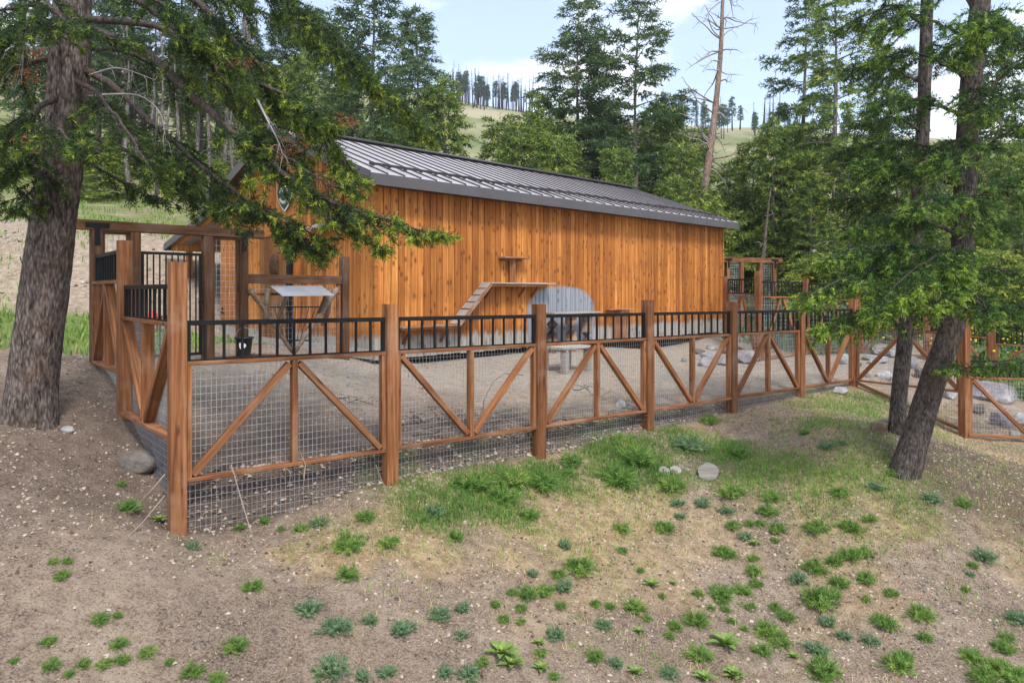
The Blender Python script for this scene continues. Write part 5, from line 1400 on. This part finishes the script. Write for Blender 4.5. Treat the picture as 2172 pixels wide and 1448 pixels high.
# dead snag
rr = random.Random(5); q = spline([P(1484,445,31), P(1500,360,31), P(1515,250,31), P(1528,120,31), P(1533,0,31), P(1536,-40,31)], 30)
g0 = at_px(1484, 31); q = [g0] + q
sn = empty('dead_tree', g0); tag(sn, 'bare reddish dead tree with crooked grey branches against the sky', 'tree')
m = MB(); m.tube(q, [.19*(1-.85*i/(len(q)-1))+.012 for i in range(len(q))], 10); m.build('trunk', M_BARKP, sn, True)
for i in range(46):
    f = rr.uniform(.2, .98); j = int(f*(len(q)-1)); p = q[j]; az = rr.choice([-1, 1]); ln = rr.uniform(.7, 2.9)*(1.15-f*.75)
    d = Vector((az*rr.uniform(.5, 1), rr.uniform(-.8, .8), rr.uniform(-.5, .8))).normalized(); pts = [p]
    cur = d.copy()
    for k in range(7):
        cur = (cur + Vector((rr.uniform(-.35, .35), rr.uniform(-.3, .3), rr.uniform(-.42, .36)))).normalized(); pts.append(pts[-1]+cur*ln/7)
    m = MB(); m.tube(pts, [.045*(1-f*.5)*(1-.85*k/7)+.006 for k in range(8)], 5)
    for k in range(rr.randrange(2, 6)):
        s = pts[rr.randrange(3, 8)]; v = Vector((az*rr.uniform(.0, .5), rr.uniform(-.3, .3), rr.uniform(-.35, .35))); m.tube([s, s+v*.5, s+v+Vector((0, 0, rr.uniform(-.1, .1)))], [.012, .009, .005], 4)
    m.build('branch', M_BARKP if rr.random() < .6 else M_DEADB, sn, True)

# filler forest: a few kinds, many individuals
KINDS = {
 'fir': [conifer_meshes(300+i, 9.0, .10, 1.9, 62, M_BGFIR, M_BARKG, .35, .8, .8, tip=.6) for i in range(4)],
 'pine': [conifer_meshes(310+i, 12.0, .34, 2.4, 60, M_BGPINE, M_BARKG, .25, .75, .6, tip=.5) for i in range(3)],
 'bush': [conifer_meshes(320+i, 5.0, .02, 2.0, 56, M_BGFIR, M_BARKG, .2, .95, .6, tip=.85) for i in range(2)],
}
def bare_mesh(seed, H, r0, mat, nb=26):
    rr = random.Random(seed); tm = MB(); path = [Vector((.12*math.sin(i*.8+seed)+.03*i*rr.uniform(-1, 1), .1*math.cos(i+seed), H*i/8)) for i in range(9)]
    tm.tube(path, [max(.02, r0*(1-.85*i/8)) for i in range(9)], 7)
    for i in range(nb):
        f = rr.uniform(.15, .98); j = min(7, int(f*8)); p = path[j].lerp(path[j+1], f*8-j); az = rr.uniform(0, 6.28); ln = rr.uniform(.3, 1.5)*(1.15-f)
        d = Vector((math.cos(az), math.sin(az), rr.uniform(-.3, .35)))
        tm.tube([p, p+d*ln*.5+Vector((0, 0, rr.uniform(-.08, .08))), p+d*ln+Vector((0, 0, rr.uniform(-.25, .15)))], [.03, .018, .006], 4)
    return mesh('trunk', tm.V, tm.F, mat, True)
BARE = [bare_mesh(400+i, 11.0, .15, M_BARKG, 40) for i in range(3)]
cnt = 0
ORD = 'first second third fourth fifth sixth seventh eighth ninth tenth eleventh twelfth thirteenth fourteenth fifteenth sixteenth seventeenth eighteenth nineteenth twentieth'.split()
def forest(lst, kind, label0, group):
    for k, (px, Yd, yt) in enumerate(sorted(lst)):
        label = '%s, %s from the left' % (label0, ORD[k])
        ms = R.choice(KINDS[kind]); H0 = {'fir': 9.0, 'pine': 12.0, 'bush': 5.0}[kind]
        yt += R.uniform(-45, 35) if 900 < px < 2300 and yt > 200 else 0
        H = max(2.0, hgt(px, Yd, yt)); s = H/H0
        xy = min(s*R.uniform(.8, 1.05), 1.2) if kind != 'bush' else min(max(s, .8), 1.5)
        place_tree(ms, 'conifer_tree', label, at_px(px, Yd), xy, R.uniform(0, 6.28), group, s)
# left and centre, behind the barn
forest([(560,34,150),(640,40,120),(705,38,200),(740,44,170),(830,42,230),(862,33,250),(500,48,130),(430,52,90),(610,30,240),(680,31,262),(760,31,268),(820,30,275),(905,31,275),(300,50,150),(240,47,170),(385,46,160)], 'fir', 'dense green fir in the stand behind the barn ridge', 'firs behind the barn ridge')
forest([(380,55,60),(460,58,40),(530,50,60),(600,52,30),(300,60,80),(220,60,100),(660,50,20),(250,46,-50),(330,47,-30),(185,42,-60),(70,42,-60),(420,45,-10),(30,55,60),(-60,52,40),(120,58,70)], 'pine', 'tall pine on the hillside behind the big fir', 'pines on the left hillside')
forest([(1120,34,235),(1285,39,250),(1420,34,285),(1165,36,240),(1100,31,300),(1195,33,260),(1390,36,235),(1446,30,300),(1330,38,245),(1560,36,330),(1470,40,300),(1180,30,320),(1310,29,345),(1425,28,360)], 'fir', 'green fir in the row behind the barn roof', 'firs behind the barn roof')
forest([(1600,32,310),(1680,33,290),(1745,31,320),(1840,31,360),(1640,30,270),(1670,31,330),(1600,32,400),(1720,28,350),(1800,28,340),(1560,33,380),(1760,25,430),(1900,28,350),(1690,29,440),(1625,31,450)], 'fir', 'yellowish green fir in the thicket right of the barn', 'firs right of the barn')
forest([(1960,30,330),(2010,34,290),(2090,32,330),(2140,28,350),(2172,33,280),(2230,30,260),(2060,26,420),(2110,25,470),(2170,26,440),(1990,25,470),(1930,26,430)], 'fir', 'fir behind the leaning trunks at the right edge', 'firs at the right edge')
forest([(1885,40,110),(2125,42,60)], 'pine', 'tall pine seen through the right firs', 'pines at the right edge')
forest([(1550,31,480),(1590,32,500),(1655,30,520),(1730,24,540),(1780,23.5,545),(1860,23,560),(1920,23,580),(2030,22.5,560),(2100,22.5,570),(2160,22,560),(1560,33,440),(1480,30,400)], 'bush', 'low bushy fir behind the back fence', 'bushy firs behind the back fence')
forest([(-40,40,300),(30,42,320),(210,36,330),(260,42,320),(420,40,330),(470,38,345)], 'bush', 'low bushy fir on the hillside left of the barn', 'bushy firs on the left hillside')
# bare grey trunks of the burnt stand on the left hillside and in the right thicket
for i in range(34):
    px = R.uniform(180, 540); Yd = R.uniform(36, 56); loc = at_px(px, Yd)
    e = empty('dead_tree', loc); tag(e, 'bare grey trunk in the dead stand left of the barn gable', 'tree', 'dead stand left of the barn')
    s = R.uniform(.8, 1.25); put('trunk', BARE[i % 3], e, Matrix.Translation(loc) @ Matrix.Rotation(R.uniform(0, 6.28), 4, 'Z') @ Matrix.Diagonal((s, s, s*R.uniform(.8, 1.2), 1)))
for px, Yd, ytop, lean, rr_, lab in ((1605, 29, 400, .10, .17, 'leaning dark trunk behind the far gate arch'), (1660, 30, 380, .02, .11, 'thin grey trunk right of the far gate arch'), (1694, 29, 380, .05, .12, 'grey trunk between the far arch and the right firs'), (1775, 25, 380, -.02, .13, 'grey trunk in the thicket behind the back fence')):
    b = at_px(px, Yd); H = hgt(px, Yd, ytop); m = MB(); pts = [b + Vector((lean*H*(i/10)**1.2, .04*math.sin(i), H*i/10)) for i in range(11)]
    m.tube(pts, [rr_*(1-.88*i/10) for i in range(11)], 9); e = empty('bare_trunk', b); tag(e, lab, 'tree'); m.build('trunk', M_BARK, e, True)
    for i in range(16):
        m = MB(); p = pts[R.randrange(2, 9)]; d = Vector((R.uniform(-1, 1), R.uniform(-.6, .6), R.uniform(-.4, .3)))*R.uniform(.4, 1.2); m.tube([p, p+d*.5+Vector((0, 0, .08)), p+d], [.014, .009, .004], 4)
        m.build('dead_branch', M_DEADB, e, True)
# burnt snags and survivors on the far hill
def far_tree(seed, H, mat):
    rr = random.Random(seed); S = []
    tm = MB(); tm.tube([(0, 0, 0), (0, 0, H)], [.22, .05], 5)
    for i in range(150):
        f = rr.random(); z = H*(.42+.58*f); az = rr.uniform(0, 6.28); ln = 2.0*(1-f)**.8*rr.uniform(.3, 1)+.2
        S.append((ln*math.cos(az)*.6, ln*math.sin(az)*.6, z, math.cos(az), math.sin(az), -.1, 1.0, rr.uniform(.1, .5)))
    return mesh('trunk', tm.V, tm.F, M_CHAR), None, needle_mesh('crown', S, M_BGPINE, 4, .8, .35, .5)
FT_ = [far_tree(500+i, 14.0, M_BGPINE) for i in range(2)]
def snag(seed):
    rr = random.Random(seed); tm = MB(); tm.tube([(0, 0, 0), (rr.uniform(-.3, .3), 0, 6), (rr.uniform(-.5, .5), 0, 12)], [.24, .18, .06], 5)
    for i in range(10):
        z = rr.uniform(5, 11.5); az = rr.uniform(0, 6.28); tm.tube([(0, 0, z), (math.cos(az)*.9, math.sin(az)*.9, z+.2)], [.05, .02], 3)
    return mesh('trunk', tm.V, tm.F, M_CHAR)
SN_ = [snag(510+i) for i in range(3)]
def ridge_pt(px, f):
    Yd = 150 + f*98; return at_px(px, Yd)
for i in range(105):
    px = R.uniform(955, 1130) if i < 70 else R.uniform(1390, 1760)
    f = R.uniform(.55, 1.0)**.6 if i % 3 else R.uniform(.93, 1.02); loc = ridge_pt(px, f)
    e = empty('burnt_snag', loc); tag(e, 'thin burnt snag standing on the far pale hillside', 'tree', 'burnt snags on the far hill')
    s = R.uniform(.55, 1.15); put('trunk', SN_[i % 3], e, Matrix.Translation(loc) @ Matrix.Rotation(R.uniform(0, 6), 4, 'Z') @ Matrix.Rotation(R.uniform(-.06, .06), 4, 'X') @ Matrix.Diagonal((s, s, s, 1)))
for i in range(62):
    if i < 20: px, f = R.uniform(970, 1040), R.uniform(.96, 1.02)
    elif i < 26: px, f = R.uniform(1040, 1100), R.uniform(.97, 1.02)
    else: px, f = R.uniform(1390, 1800), R.uniform(.3, 1.02)
    loc = ridge_pt(px, f)
    place_tree(FT_[i % 2], 'far_conifer', 'small surviving conifer on the far hill', loc, R.uniform(.38, .8), R.uniform(0, 6), 'surviving conifers on the far hill')

# ------------------------------------------------------------------ ground cover
def blades(pos, hgt_, lean, wid, tint, nseg=2, seed=1):
    """pos (n,3), hgt (n), bent blades -> V, T, tint"""
    rg = np.random.default_rng(seed); n = len(pos); az = rg.uniform(0, 2*np.pi, n); ln = lean*rg.uniform(.15, 1.25, n)
    d = np.stack([np.cos(az), np.sin(az), np.zeros(n)], 1); t = np.stack([-np.sin(az), np.cos(az), np.zeros(n)], 1)
    up = np.array([[0, 0, 1.0]])
    mid = pos + d*(hgt_*ln*.35)[:, None] + up*(hgt_*.6)[:, None]; tip = pos + d*(hgt_*ln)[:, None] + up*(hgt_*(1-.3*ln))[:, None]
    w = t*(wid/2)[:, None]
    V = np.stack([pos-w, pos+w, mid+w*.7, mid-w*.7, tip], 1).reshape(-1, 3)
    b = np.arange(n)[:, None]*5
    T = np.concatenate([b+np.array([[0, 1, 2]]), b+np.array([[0, 2, 3]]), b+np.array([[3, 2, 4]])], 1).reshape(-1, 3)
    return V, T, np.repeat(tint, 5)
# grass in the named patches
Pp, Hh, Tt = [], [], []
for gi, (cx, cy, rx, ry, s, d) in enumerate(GRASS):
    area = math.pi*rx*ry*1.7; n = int(area*(1500*s*(1-.55*d)))
    a = RN.uniform(0, 6.283, n); q = np.sqrt(RN.random(n))*1.08; px_, py_ = cx+rx*q*np.cos(a), cy+ry*1.7*q*np.sin(a)
    keep = (fbm(px_*2.2, py_*2.2, 61) + .35*(1-q) > RN.uniform(.40, .72, n)); px_, py_, q = px_[keep], py_[keep], q[keep]
    df_, dl_ = yard_mask(px_, py_); k2 = (df_ < -.02) | (px_ > 8.4); px_, py_, q = px_[k2], py_[k2], q[k2]
    Pp.append(np.stack([px_, py_, ground_z(px_, py_)-.01], 1)); Hh.append(RN.uniform(.05, .15, len(px_))*(1-.35*d)*(1.15-.5*q))
    Tt.append(np.clip(.25 + .55*d + .4*(fbm(px_*1.5, py_*1.5, 71)-.35) + RN.normal(0, .12, len(px_)), 0, 1))
Pp, Hh, Tt = np.concatenate(Pp), np.concatenate(Hh), np.concatenate(Tt)
V, T, ti = blades(Pp, Hh, 1.0, RN.uniform(.006, .011, len(Pp)), Tt, seed=3)
tag(put('grass', np_mesh('grass', V, T, M_GRASS, {'tint': ti})), 'patches of green and yellowing grass on the slope below the fence', 'grass', kind='stuff')
# thin sprouts scattered between the tufts
n = 130000; px_, py_ = RN.uniform(-6, 11, n), RN.uniform(4.2, 15, n)
g = .6*fbm(px_*1.1, py_*1.1, 36) + .4*fbm(px_*5, py_*5, 37) + .022*np.clip(px_, -4, 6)
keep = g > RN.uniform(.56, .80, n); df_, dl_ = yard_mask(px_, py_); keep &= (np.minimum(df_, dl_) < -.12); px_, py_ = px_[keep], py_[keep]
V, T, ti = blades(np.stack([px_, py_, ground_z(px_, py_)-.005], 1), RN.uniform(.02, .07, len(px_)), 1.4, RN.uniform(.005, .009, len(px_)), np.clip(RN.normal(.6, .25, len(px_)), 0, 1), seed=8)
tag(put('sprouts', np_mesh('sprouts', V, T, M_GRASS, {'tint': ti})), 'thin scattered green sprouts across the dirt slope', 'sprouts', kind='stuff')
# dry straw litter on the slope
n = 70000; px_, py_ = RN.uniform(-4, 11, n), RN.uniform(4.5, 15, n)
keep = (fbm(px_*.9, py_*.9, 33) + .25*fbm(px_*4, py_*4, 34) + .03*px_ > RN.uniform(.48, .95, n)); px_, py_ = px_[keep], py_[keep]
df_, dl_ = yard_mask(px_, py_); k2 = df_ < -.1; px_, py_ = px_[k2], py_[k2]
V, T, ti = blades(np.stack([px_, py_, ground_z(px_, py_)-.005], 1), RN.uniform(.02, .08, len(px_)), 1.9, RN.uniform(.004, .008, len(px_)), RN.random(len(px_)), seed=4)
tag(put('dry_grass', np_mesh('dry_grass', V, T, M_DRYG, {'tint': ti})), 'sparse dry straw litter over the dirt slope', 'dry grass', kind='stuff')
# hillside and flat grass behind the gate, and undergrowth beyond the back fence
n = 60000; px_, py_ = RN.uniform(-22, 2, n), RN.uniform(11.5, 46, n)
lf_ = (px_ < -6.3); g = fbm(px_*.8, py_*.8, 81)
dens = np.where(py_ < 18.2, .8, np.where(py_ < 24, .5, .55)) * (g > np.where(py_ < 18, .38, np.where(py_ < 24, .58, .47))); keep = lf_ & (RN.random(n) < dens)
px_, py_ = px_[keep], py_[keep]
V, T, ti = blades(np.stack([px_, py_, ground_z(px_, py_)-.01], 1), RN.uniform(.08, .26, len(px_)), .9, RN.uniform(.02, .045, len(px_)), np.clip(RN.normal(.5, .22, len(px_)), 0, 1), seed=5)
tag(put('meadow_grass', np_mesh('meadow_grass', V, T, M_GRASS, {'tint': ti})), 'green grass on the flat and hillside behind the gate', 'grass', kind='stuff')
n = 60000; px_, py_ = RN.uniform(5, 30, n), RN.uniform(16, 38, n)
keep = (px_*1.0 + py_*.9 > 28.5) & (py_ > 20.5 + .0*px_) | ((px_ > 11.8) & (py_ > 15.5)); g = fbm(px_*.7, py_*.7, 91); keep &= g > .40; px_, py_, g = px_[keep], py_[keep], g[keep]
V, T, ti = blades(np.stack([px_, py_, ground_z(px_, py_)-.01], 1), RN.uniform(.12, .75, len(px_))*(g*1.6-.25), .9, RN.uniform(.03, .075, len(px_)), np.clip(RN.normal(.5, .25, len(px_)), 0, 1), seed=6)
tag(put('undergrowth', np_mesh('undergrowth', V, T, M_UNDER, {'tint': ti})), 'leafy green undergrowth beyond the back fence', 'undergrowth', kind='stuff')
m = MB()
for i in range(110):
    xx, yy = R.gauss(12.6, 1.4), R.gauss(20.5, 1.2); z0 = gz(xx, yy)+R.uniform(.35, .8); s = R.uniform(.012, .028)
    m.bar((xx-s, yy, z0), (xx+s, yy, z0), s*2, s*1.5)
tag(m.build('yellow_flowers', M_FLOWER), 'scatter of yellow flowers in the undergrowth right of the trunks', 'flowers', kind='stuff')

# pebbles
def pebbles(name, label, n, box, smin, smax, mat, keepf, seed, warp=None):
    rg = np.random.default_rng(seed); px_, py_ = rg.uniform(box[0], box[1], n), rg.uniform(box[2], box[3], n); k = keepf(px_, py_, rg); px_, py_ = px_[k], py_[k]; n = len(px_)
    if warp: px_, py_ = warp(px_, py_)
    s = smin + (smax-smin)*rg.random(n)**3.2
    base = np.array([[1, 0, -.3], [0, 1, -.3], [-1, 0, -.3], [0, -1, -.3], [.3, .1, .8], [-.25, -.1, .7]]); F_ = np.array([[0, 1, 4], [1, 5, 4], [1, 2, 5], [2, 3, 5], [3, 4, 5], [3, 0, 4]])
    V = base[None]*rg.uniform(.5, 1.15, (n, 6, 1))*s[:, None, None]*np.array([1, 1, .55])
    az = rg.uniform(0, 6.28, n); c, sn_ = np.cos(az)[:, None], np.sin(az)[:, None]
    V = np.stack([V[..., 0]*c-V[..., 1]*sn_, V[..., 0]*sn_+V[..., 1]*c, V[..., 2]+rg.normal(0, .15, (n, 6))*s[:, None]], 2)
    V += np.stack([px_, py_, ground_z(px_, py_)+s*.15], 1)[:, None]
    T = (np.arange(n)[:, None, None]*6 + F_[None]).reshape(-1, 3)
    return tag(put(name, np_mesh(name, V.reshape(-1, 3), T, mat, {'tint': np.repeat(rg.random(n), 6)})), label, 'gravel', kind='stuff')
def peb_mat(name, stops):
    m, nt, b = new_mat(name, .9, .2); at = N(nt, 'ShaderNodeAttribute', attribute_name='tint'); L(nt, ramp(nt, at.outputs['Fac'], stops), b.inputs['Base Color']); return m
M_PEB = peb_mat('pale_pebbles', [(0, (.06, .045, .035)), (.2, (.14, .105, .08)), (.45, (.26, .20, .15)), (.75, (.37, .295, .225)), (1, (.46, .395, .325))])
df0 = lambda a, b: yard_mask(a, b)[0]
pebbles('gravel', 'pale stone chips scattered over the dirt slope', 190000, (-7, 11, 3.8, 15.5), .005, .030, M_PEB, lambda a, b, rg: ((np.minimum(*yard_mask(a, b)) < .05)) & (fbm(a*.7, b*.7, 51) + .4*fbm(a*3, b*3, 52) > rg.uniform(.35, 1.0, len(a))), 21)
pebbles('yard_gravel', 'fine pale gravel on the yard floor', 26000, (-6, 9, 7.5, 22), .007, .028, M_PEB, lambda a, b, rg: (np.minimum(*yard_mask(a, b)) > .05) & (fbm(a*1.1, b*1.1, 53) > rg.uniform(.2, .8, len(a))), 22)
pebbles('bank_stones', 'loose stones on the cut bank behind the gate', 9000, (-20, -6, 12, 27), .015, .11, M_PEB, lambda a, b, rg: (fbm(a*.7, b*.7, 54) > rg.uniform(.35, .8, len(a))) & (b > 16.5), 23)
pebbles('fence_stones', 'pale stones packed behind the mesh below the front bottom rail', 5200, (0, 9.5, .04, .27), .012, .05, M_PEB, lambda a, b, rg: rg.random(len(a)) < 1.05-a*.09, 24,
        lambda a, b: (FA.x + FD.x*a - FD.y*b, FA.y + FD.y*a + FD.x*b))

# tufts: individuals copied from a few shapes
def tuft_mesh(seed, mat, n, hgt_, spread, wid, lean, dark=.35):
    rg = np.random.default_rng(seed); a = rg.uniform(0, 6.28, n); q = np.sqrt(rg.random(n))*spread
    pos = np.stack([q*np.cos(a), q*np.sin(a), np.full(n, -.01)], 1); h = hgt_*rg.uniform(.5, 1.1, n)*(1-.45*(q/spread)**2)
    V, T, ti = blades(pos, h, lean, rg.uniform(wid*.7, wid*1.3, n), np.clip(rg.normal(dark, .2, n), 0, 1), seed=seed)
    return np_mesh('tuft', V, T, mat, {'tint': ti})
def feather_mesh(seed, mat, n, ln, kn, nl, nw, lo, hi):
    rr = random.Random(seed); S = []
    for i in range(n):
        az = rr.uniform(0, 6.283); el = math.asin(rr.uniform(.18, 1.0)); d = Vector((math.cos(az)*math.cos(el), math.sin(az)*math.cos(el), math.sin(el)))
        p = Vector((rr.gauss(0, .022), rr.gauss(0, .022), 0)); l0 = ln*rr.uniform(.55, 1.1)
        S.append((*(p+d*l0*.12), *d, l0*.85, rr.uniform(lo, hi)))
        if rr.random() < .5: S.append((*(p+d*l0*.5), d.x+rr.uniform(-.6, .6), d.y+rr.uniform(-.6, .6), d.z+rr.uniform(-.4, .4), l0*.5, rr.uniform(lo, hi)))
    return needle_mesh('tuft', S, mat, kn, nl, nw, .85)
TG = [feather_mesh(600+i, M_GRASS, 84, .135, 11, .042, .0070, .05+.05*i, .75+.06*i) for i in range(5)]
TS = [feather_mesh(610+i, M_SAGE, 84, .125, 12, .030, .0070, .1, .95) for i in range(4)]
LAND = [(375, 1120, 'the corner post'), (828, 1015, 'the second fence post'), (1143, 960, 'the third fence post'), (1506, 1005, 'the largest log round'), (1925, 990, 'the leaning trunk'), (1064, 1385, 'the largest rosette'),
        (1538, 1365, 'the star-shaped rosette'), (2172, 1448, 'the lower right picture corner'), (0, 1448, 'the lower left picture corner'), (545, 1172, 'the foot of the forked stem')]
ORDN = ['', 'second ', 'third ', 'fourth ', 'fifth ', 'sixth ', 'seventh ', 'eighth ', 'ninth ', 'tenth ', 'eleventh ', 'twelfth '] + ['%dth ' % i if i % 10 not in (1, 2, 3) else '%d%s ' % (i, {1: 'st', 2: 'nd', 3: 'rd'}[i % 10]) if i > 20 else '%dth ' % i for i in range(13, 80)]
z4 = lambda a, b: (800+a/2.421, 850+b/2.421); z5 = lambda a, b: (1500+a/2.421, 850+b/2.421); z6 = lambda a, b: (a/2.715, 950+b/2.715)
T4 = [(970,365,40,0),(1510,430,60,0),(1705,90,45,0),(1850,265,50,0),(1815,465,60,0),(785,580,45,0),(1255,650,45,0),(1475,645,50,0),(1260,765,25,0),(965,735,38,1),(1040,840,75,0),(800,880,35,1),(930,885,40,0),(960,950,50,1),(860,970,50,0),(770,985,50,0),(690,980,25,0),(605,1045,25,0),(945,1050,30,0),(320,1095,55,1),(440,1060,40,1),(130,1160,65,1),(435,1195,40,1),(740,1060,30,0),(650,1120,30,0),(735,1130,25,0),(915,1190,50,1),(1120,1040,28,0),(1195,1050,30,0),(1320,1050,55,0),(1385,1115,25,0),(1160,1145,45,1),(1645,985,28,0),(1770,985,60,0),(1870,965,45,0),(1715,1060,20,0),(1785,1065,25,0),(1640,1120,60,0),(1525,1150,35,0),(1500,1200,30,0),(1650,1300,60,0),(1500,1385,50,1),(1820,1125,25,0),(1885,1165,20,0),(1350,870,20,0),(1465,1000,20,0),(50,1390,50,1),(345,1385,45,1),(475,1390,60,1),(540,1335,35,0),(840,1290,35,0),(1120,1310,45,0),(1225,1340,40,1),(910,1410,30,0),(1785,770,50,0),(1670,520,45,1),(1795,555,40,1),(1540,520,40,1),(1555,590,30,1),(1825,640,35,0),(1890,690,40,1),(490,420,80,0),(690,400,80,0),(850,400,80,0),(640,480,70,0),(300,560,50,1),(1000,300,60,0),(1340,290,80,0),(1240,380,90,0),(1600,210,80,1),(60,720,50,0),(400,690,40,0)]
T5 = [(330,485,45,0),(310,560,45,0),(270,625,25,0),(215,630,25,0),(360,655,40,0),(345,715,22,0),(565,640,60,0),(740,640,45,0),(835,600,35,0),(860,435,38,1),(680,465,40,0),(945,365,28,0),(730,790,50,0),(805,775,40,0),(655,820,40,0),(555,850,50,0),(465,905,50,1),(240,870,40,0),(235,805,28,0),(250,935,30,0),(820,910,45,0),(680,930,45,0),(570,1010,80,0),(630,990,40,0),(350,1055,30,0),(400,1100,40,0),(225,1055,28,0),(305,1165,65,0),(375,1230,50,0),(285,1275,45,0),(620,1130,45,1),(700,1200,40,1),(560,1260,60,1),(590,1370,75,0),(815,1015,22,0),(900,1130,55,0),(1095,1080,60,0),(840,1220,45,1),(1120,1215,35,0),(980,1350,65,0),(1010,1310,40,0),(1360,1310,55,0),(1540,1210,40,0),(1520,1260,50,0),(1490,1360,60,0),(1420,1410,60,0),(1560,1390,75,0),(1590,1100,60,1),(1420,790,55,1),(1350,885,22,1),(1325,965,20,0),(1310,520,35,0),(1145,490,50,1),(610,225,40,1),(690,215,25,1),(500,160,22,0),(945,985,30,0),(1365,845,25,0)]
T6 = [(1780,910,75,1),(1930,1010,85,1),(2130,985,45,1),(1910,1260,100,1),(2090,1310,45,1),(1460,790,55,0),(1360,1130,60,0),(580,980,45,0),(675,965,25,0),(280,1110,35,0),(300,1250,45,0),(310,650,28,0),(390,645,30,0),(360,730,40,0),(850,1170,45,0),(975,1230,25,0),(480,1240,35,0),(1110,1280,50,0),(1250,1320,45,0),(690,1120,45,0),(700,1220,40,0),(600,1240,40,0),(740,330,60,0),(700,205,28,0),(1110,560,45,1),(1380,455,28,0),(1520,420,30,0),(1620,465,22,0),(1730,460,35,0),(2000,540,80,0),(1840,420,50,1),(2110,390,50,0),(2000,720,60,0),(80,1220,25,0),(400,1300,30,0)]
LABG = {0: 'green grass tuft growing on the bare dirt slope', 1: 'grey-green feathery sage tuft on the bare dirt slope'}
TUFTS = {}
for lst, zf in ((T4, z4), (T5, z5), (T6, z6)):
    for (a, b, r_, k) in lst:
        px, py = zf(a, b); sc = 2.715 if zf is z6 else 2.421; h = hit(px, py + r_*.45/sc)
        if h is None: continue
        rad = r_/sc/F*h.y; s = rad/.104
        o = put('grass_tuft' if k == 0 else 'sage_tuft', R.choice(TG if k == 0 else TS), None, Matrix.Translation(h) @ Matrix.Rotation(R.uniform(0, 6.28), 4, 'Z') @ Matrix.Diagonal((s, s, s*R.uniform(.75, 1.05), 1)))
        li_ = min(range(len(LAND)), key=lambda q: math.hypot(LAND[q][0]-px, LAND[q][1]-py)); TUFTS.setdefault((k, li_), []).append((math.hypot(LAND[li_][0]-px, LAND[li_][1]-py), o.name))
        tag(o, LABG[k], 'grass tuft' if k == 0 else 'sage', 'grass tufts on the slope' if k == 0 else 'sage tufts on the slope')
for (k, li_), lst in TUFTS.items():
    for j, (_, nm) in enumerate(sorted(lst)):
        bpy.data.objects[nm]['label'] = '%s, %snearest to %s' % ('green feathery tuft' if k == 0 else 'grey-green sage tuft', ORDN[j], LAND[li_][2])
# broad-leaved rosettes
def leaf(Ln, W):
    V, Fc = [], []
    for i in range(6):
        f = i/5; w = W*math.sin(math.pi*(f*.92+.06))**.8; zz = Ln*(.75*f-.55*f*f); xx = Ln*f*.85
        V += [(xx, -w/2, zz+.12*w), (xx, 0, zz-.05*w), (xx, w/2, zz+.12*w)]
    for i in range(5):
        for j in range(2): Fc.append((i*3+j, i*3+j+1, i*3+3+j+1, i*3+3+j))
    return V, Fc
def leaf_mesh(Ln, W, tint):
    V, Fc = leaf(Ln, W); me = mesh('leaf', V, Fc, M_ROSE, True); at = me.attributes.new('tint', 'FLOAT', 'POINT'); at.data.foreach_set('value', [tint+.3*(v[0]/Ln-.5) for v in V]); return me
LM = [leaf_mesh(.17, .055, .35), leaf_mesh(.13, .045, .55), leaf_mesh(.09, .034, .75)]
RO = [(z4(640,1290),75),(z4(690,1350),60),(z4(840,1370),40),(z4(830,1240),30),(z4(1410,940),40),(z4(1520,935),22),(z4(1345,1180),30),(z4(1785,1240),70),(z4(1830,1400),50),(z4(1330,1390),40),(z4(1680,1420),50),(z5(240,730),30),(z5(135,1410),45),(z5(440,1310),30),(z6(915,410),35)]
ROL = ['largest pale green leafy rosette at the bottom of the slope', 'rosette touching the largest pale rosette', 'narrow upright rosette right of the largest one', 'small rosette above the narrow upright one',
       'yellowish flattened rosette on the dry slope', 'tiny bright rosette on the dry slope', 'small pale rosette halfway down the slope', 'big star-shaped rosette with wilted lower leaves', 'rosette at the bottom edge below the star-shaped one',
       'pale rosette at the bottom edge between sage tufts', 'rosette half hidden at the bottom edge', 'yellow rosette beside a sage tuft', 'pointed rosette at the bottom below the sage', 'small limp rosette near the bottom edge', 'bright small plant at the foot of the corner post']
for ((px, py), r_), lab in zip(RO, ROL):
    h = hit(px, py + r_*.3/2.42)
    if h is None: continue
    e = empty('rosette_plant', h); tag(e, lab, 'plant', 'leafy rosettes on the slope'); s = (r_/2.421/F*h.y)/.105
    for j in range(15):
        ring = 0 if j < 7 else (1 if j < 12 else 2)
        M = Matrix.Translation(h + Vector((0, 0, .0))) @ Matrix.Rotation(j*2.4+R.uniform(-.2, .2), 4, 'Z') @ Matrix.Rotation(-(.15+.42*ring)+R.uniform(-.12, .12), 4, 'Y') @ Matrix.Diagonal((s, s, s, 1))
        put('leaf', LM[ring], e, M)

# ------------------------------------------------------------------ air
hz = MB(); hz.bar((0, -140, 40), (0, 520, 40), 920, 190)
hme = mesh('haze', hz.V, hz.F, None); hm = bpy.data.materials.new('pale_haze'); hm.use_nodes = True; nt = hm.node_tree; nt.nodes.clear()
ho = nt.nodes.new('ShaderNodeOutputMaterial'); pv = nt.nodes.new('ShaderNodeVolumePrincipled'); pv.inputs['Color'].default_value = (.80, .88, 1, 1); pv.inputs['Density'].default_value = .0004; pv.inputs['Anisotropy'].default_value = .2
nt.links.new(pv.outputs[0], ho.inputs['Volume']); hme.materials.append(hm)
tag(put('haze', hme), 'thin pale blue haze over the valley', 'haze', kind='stuff')
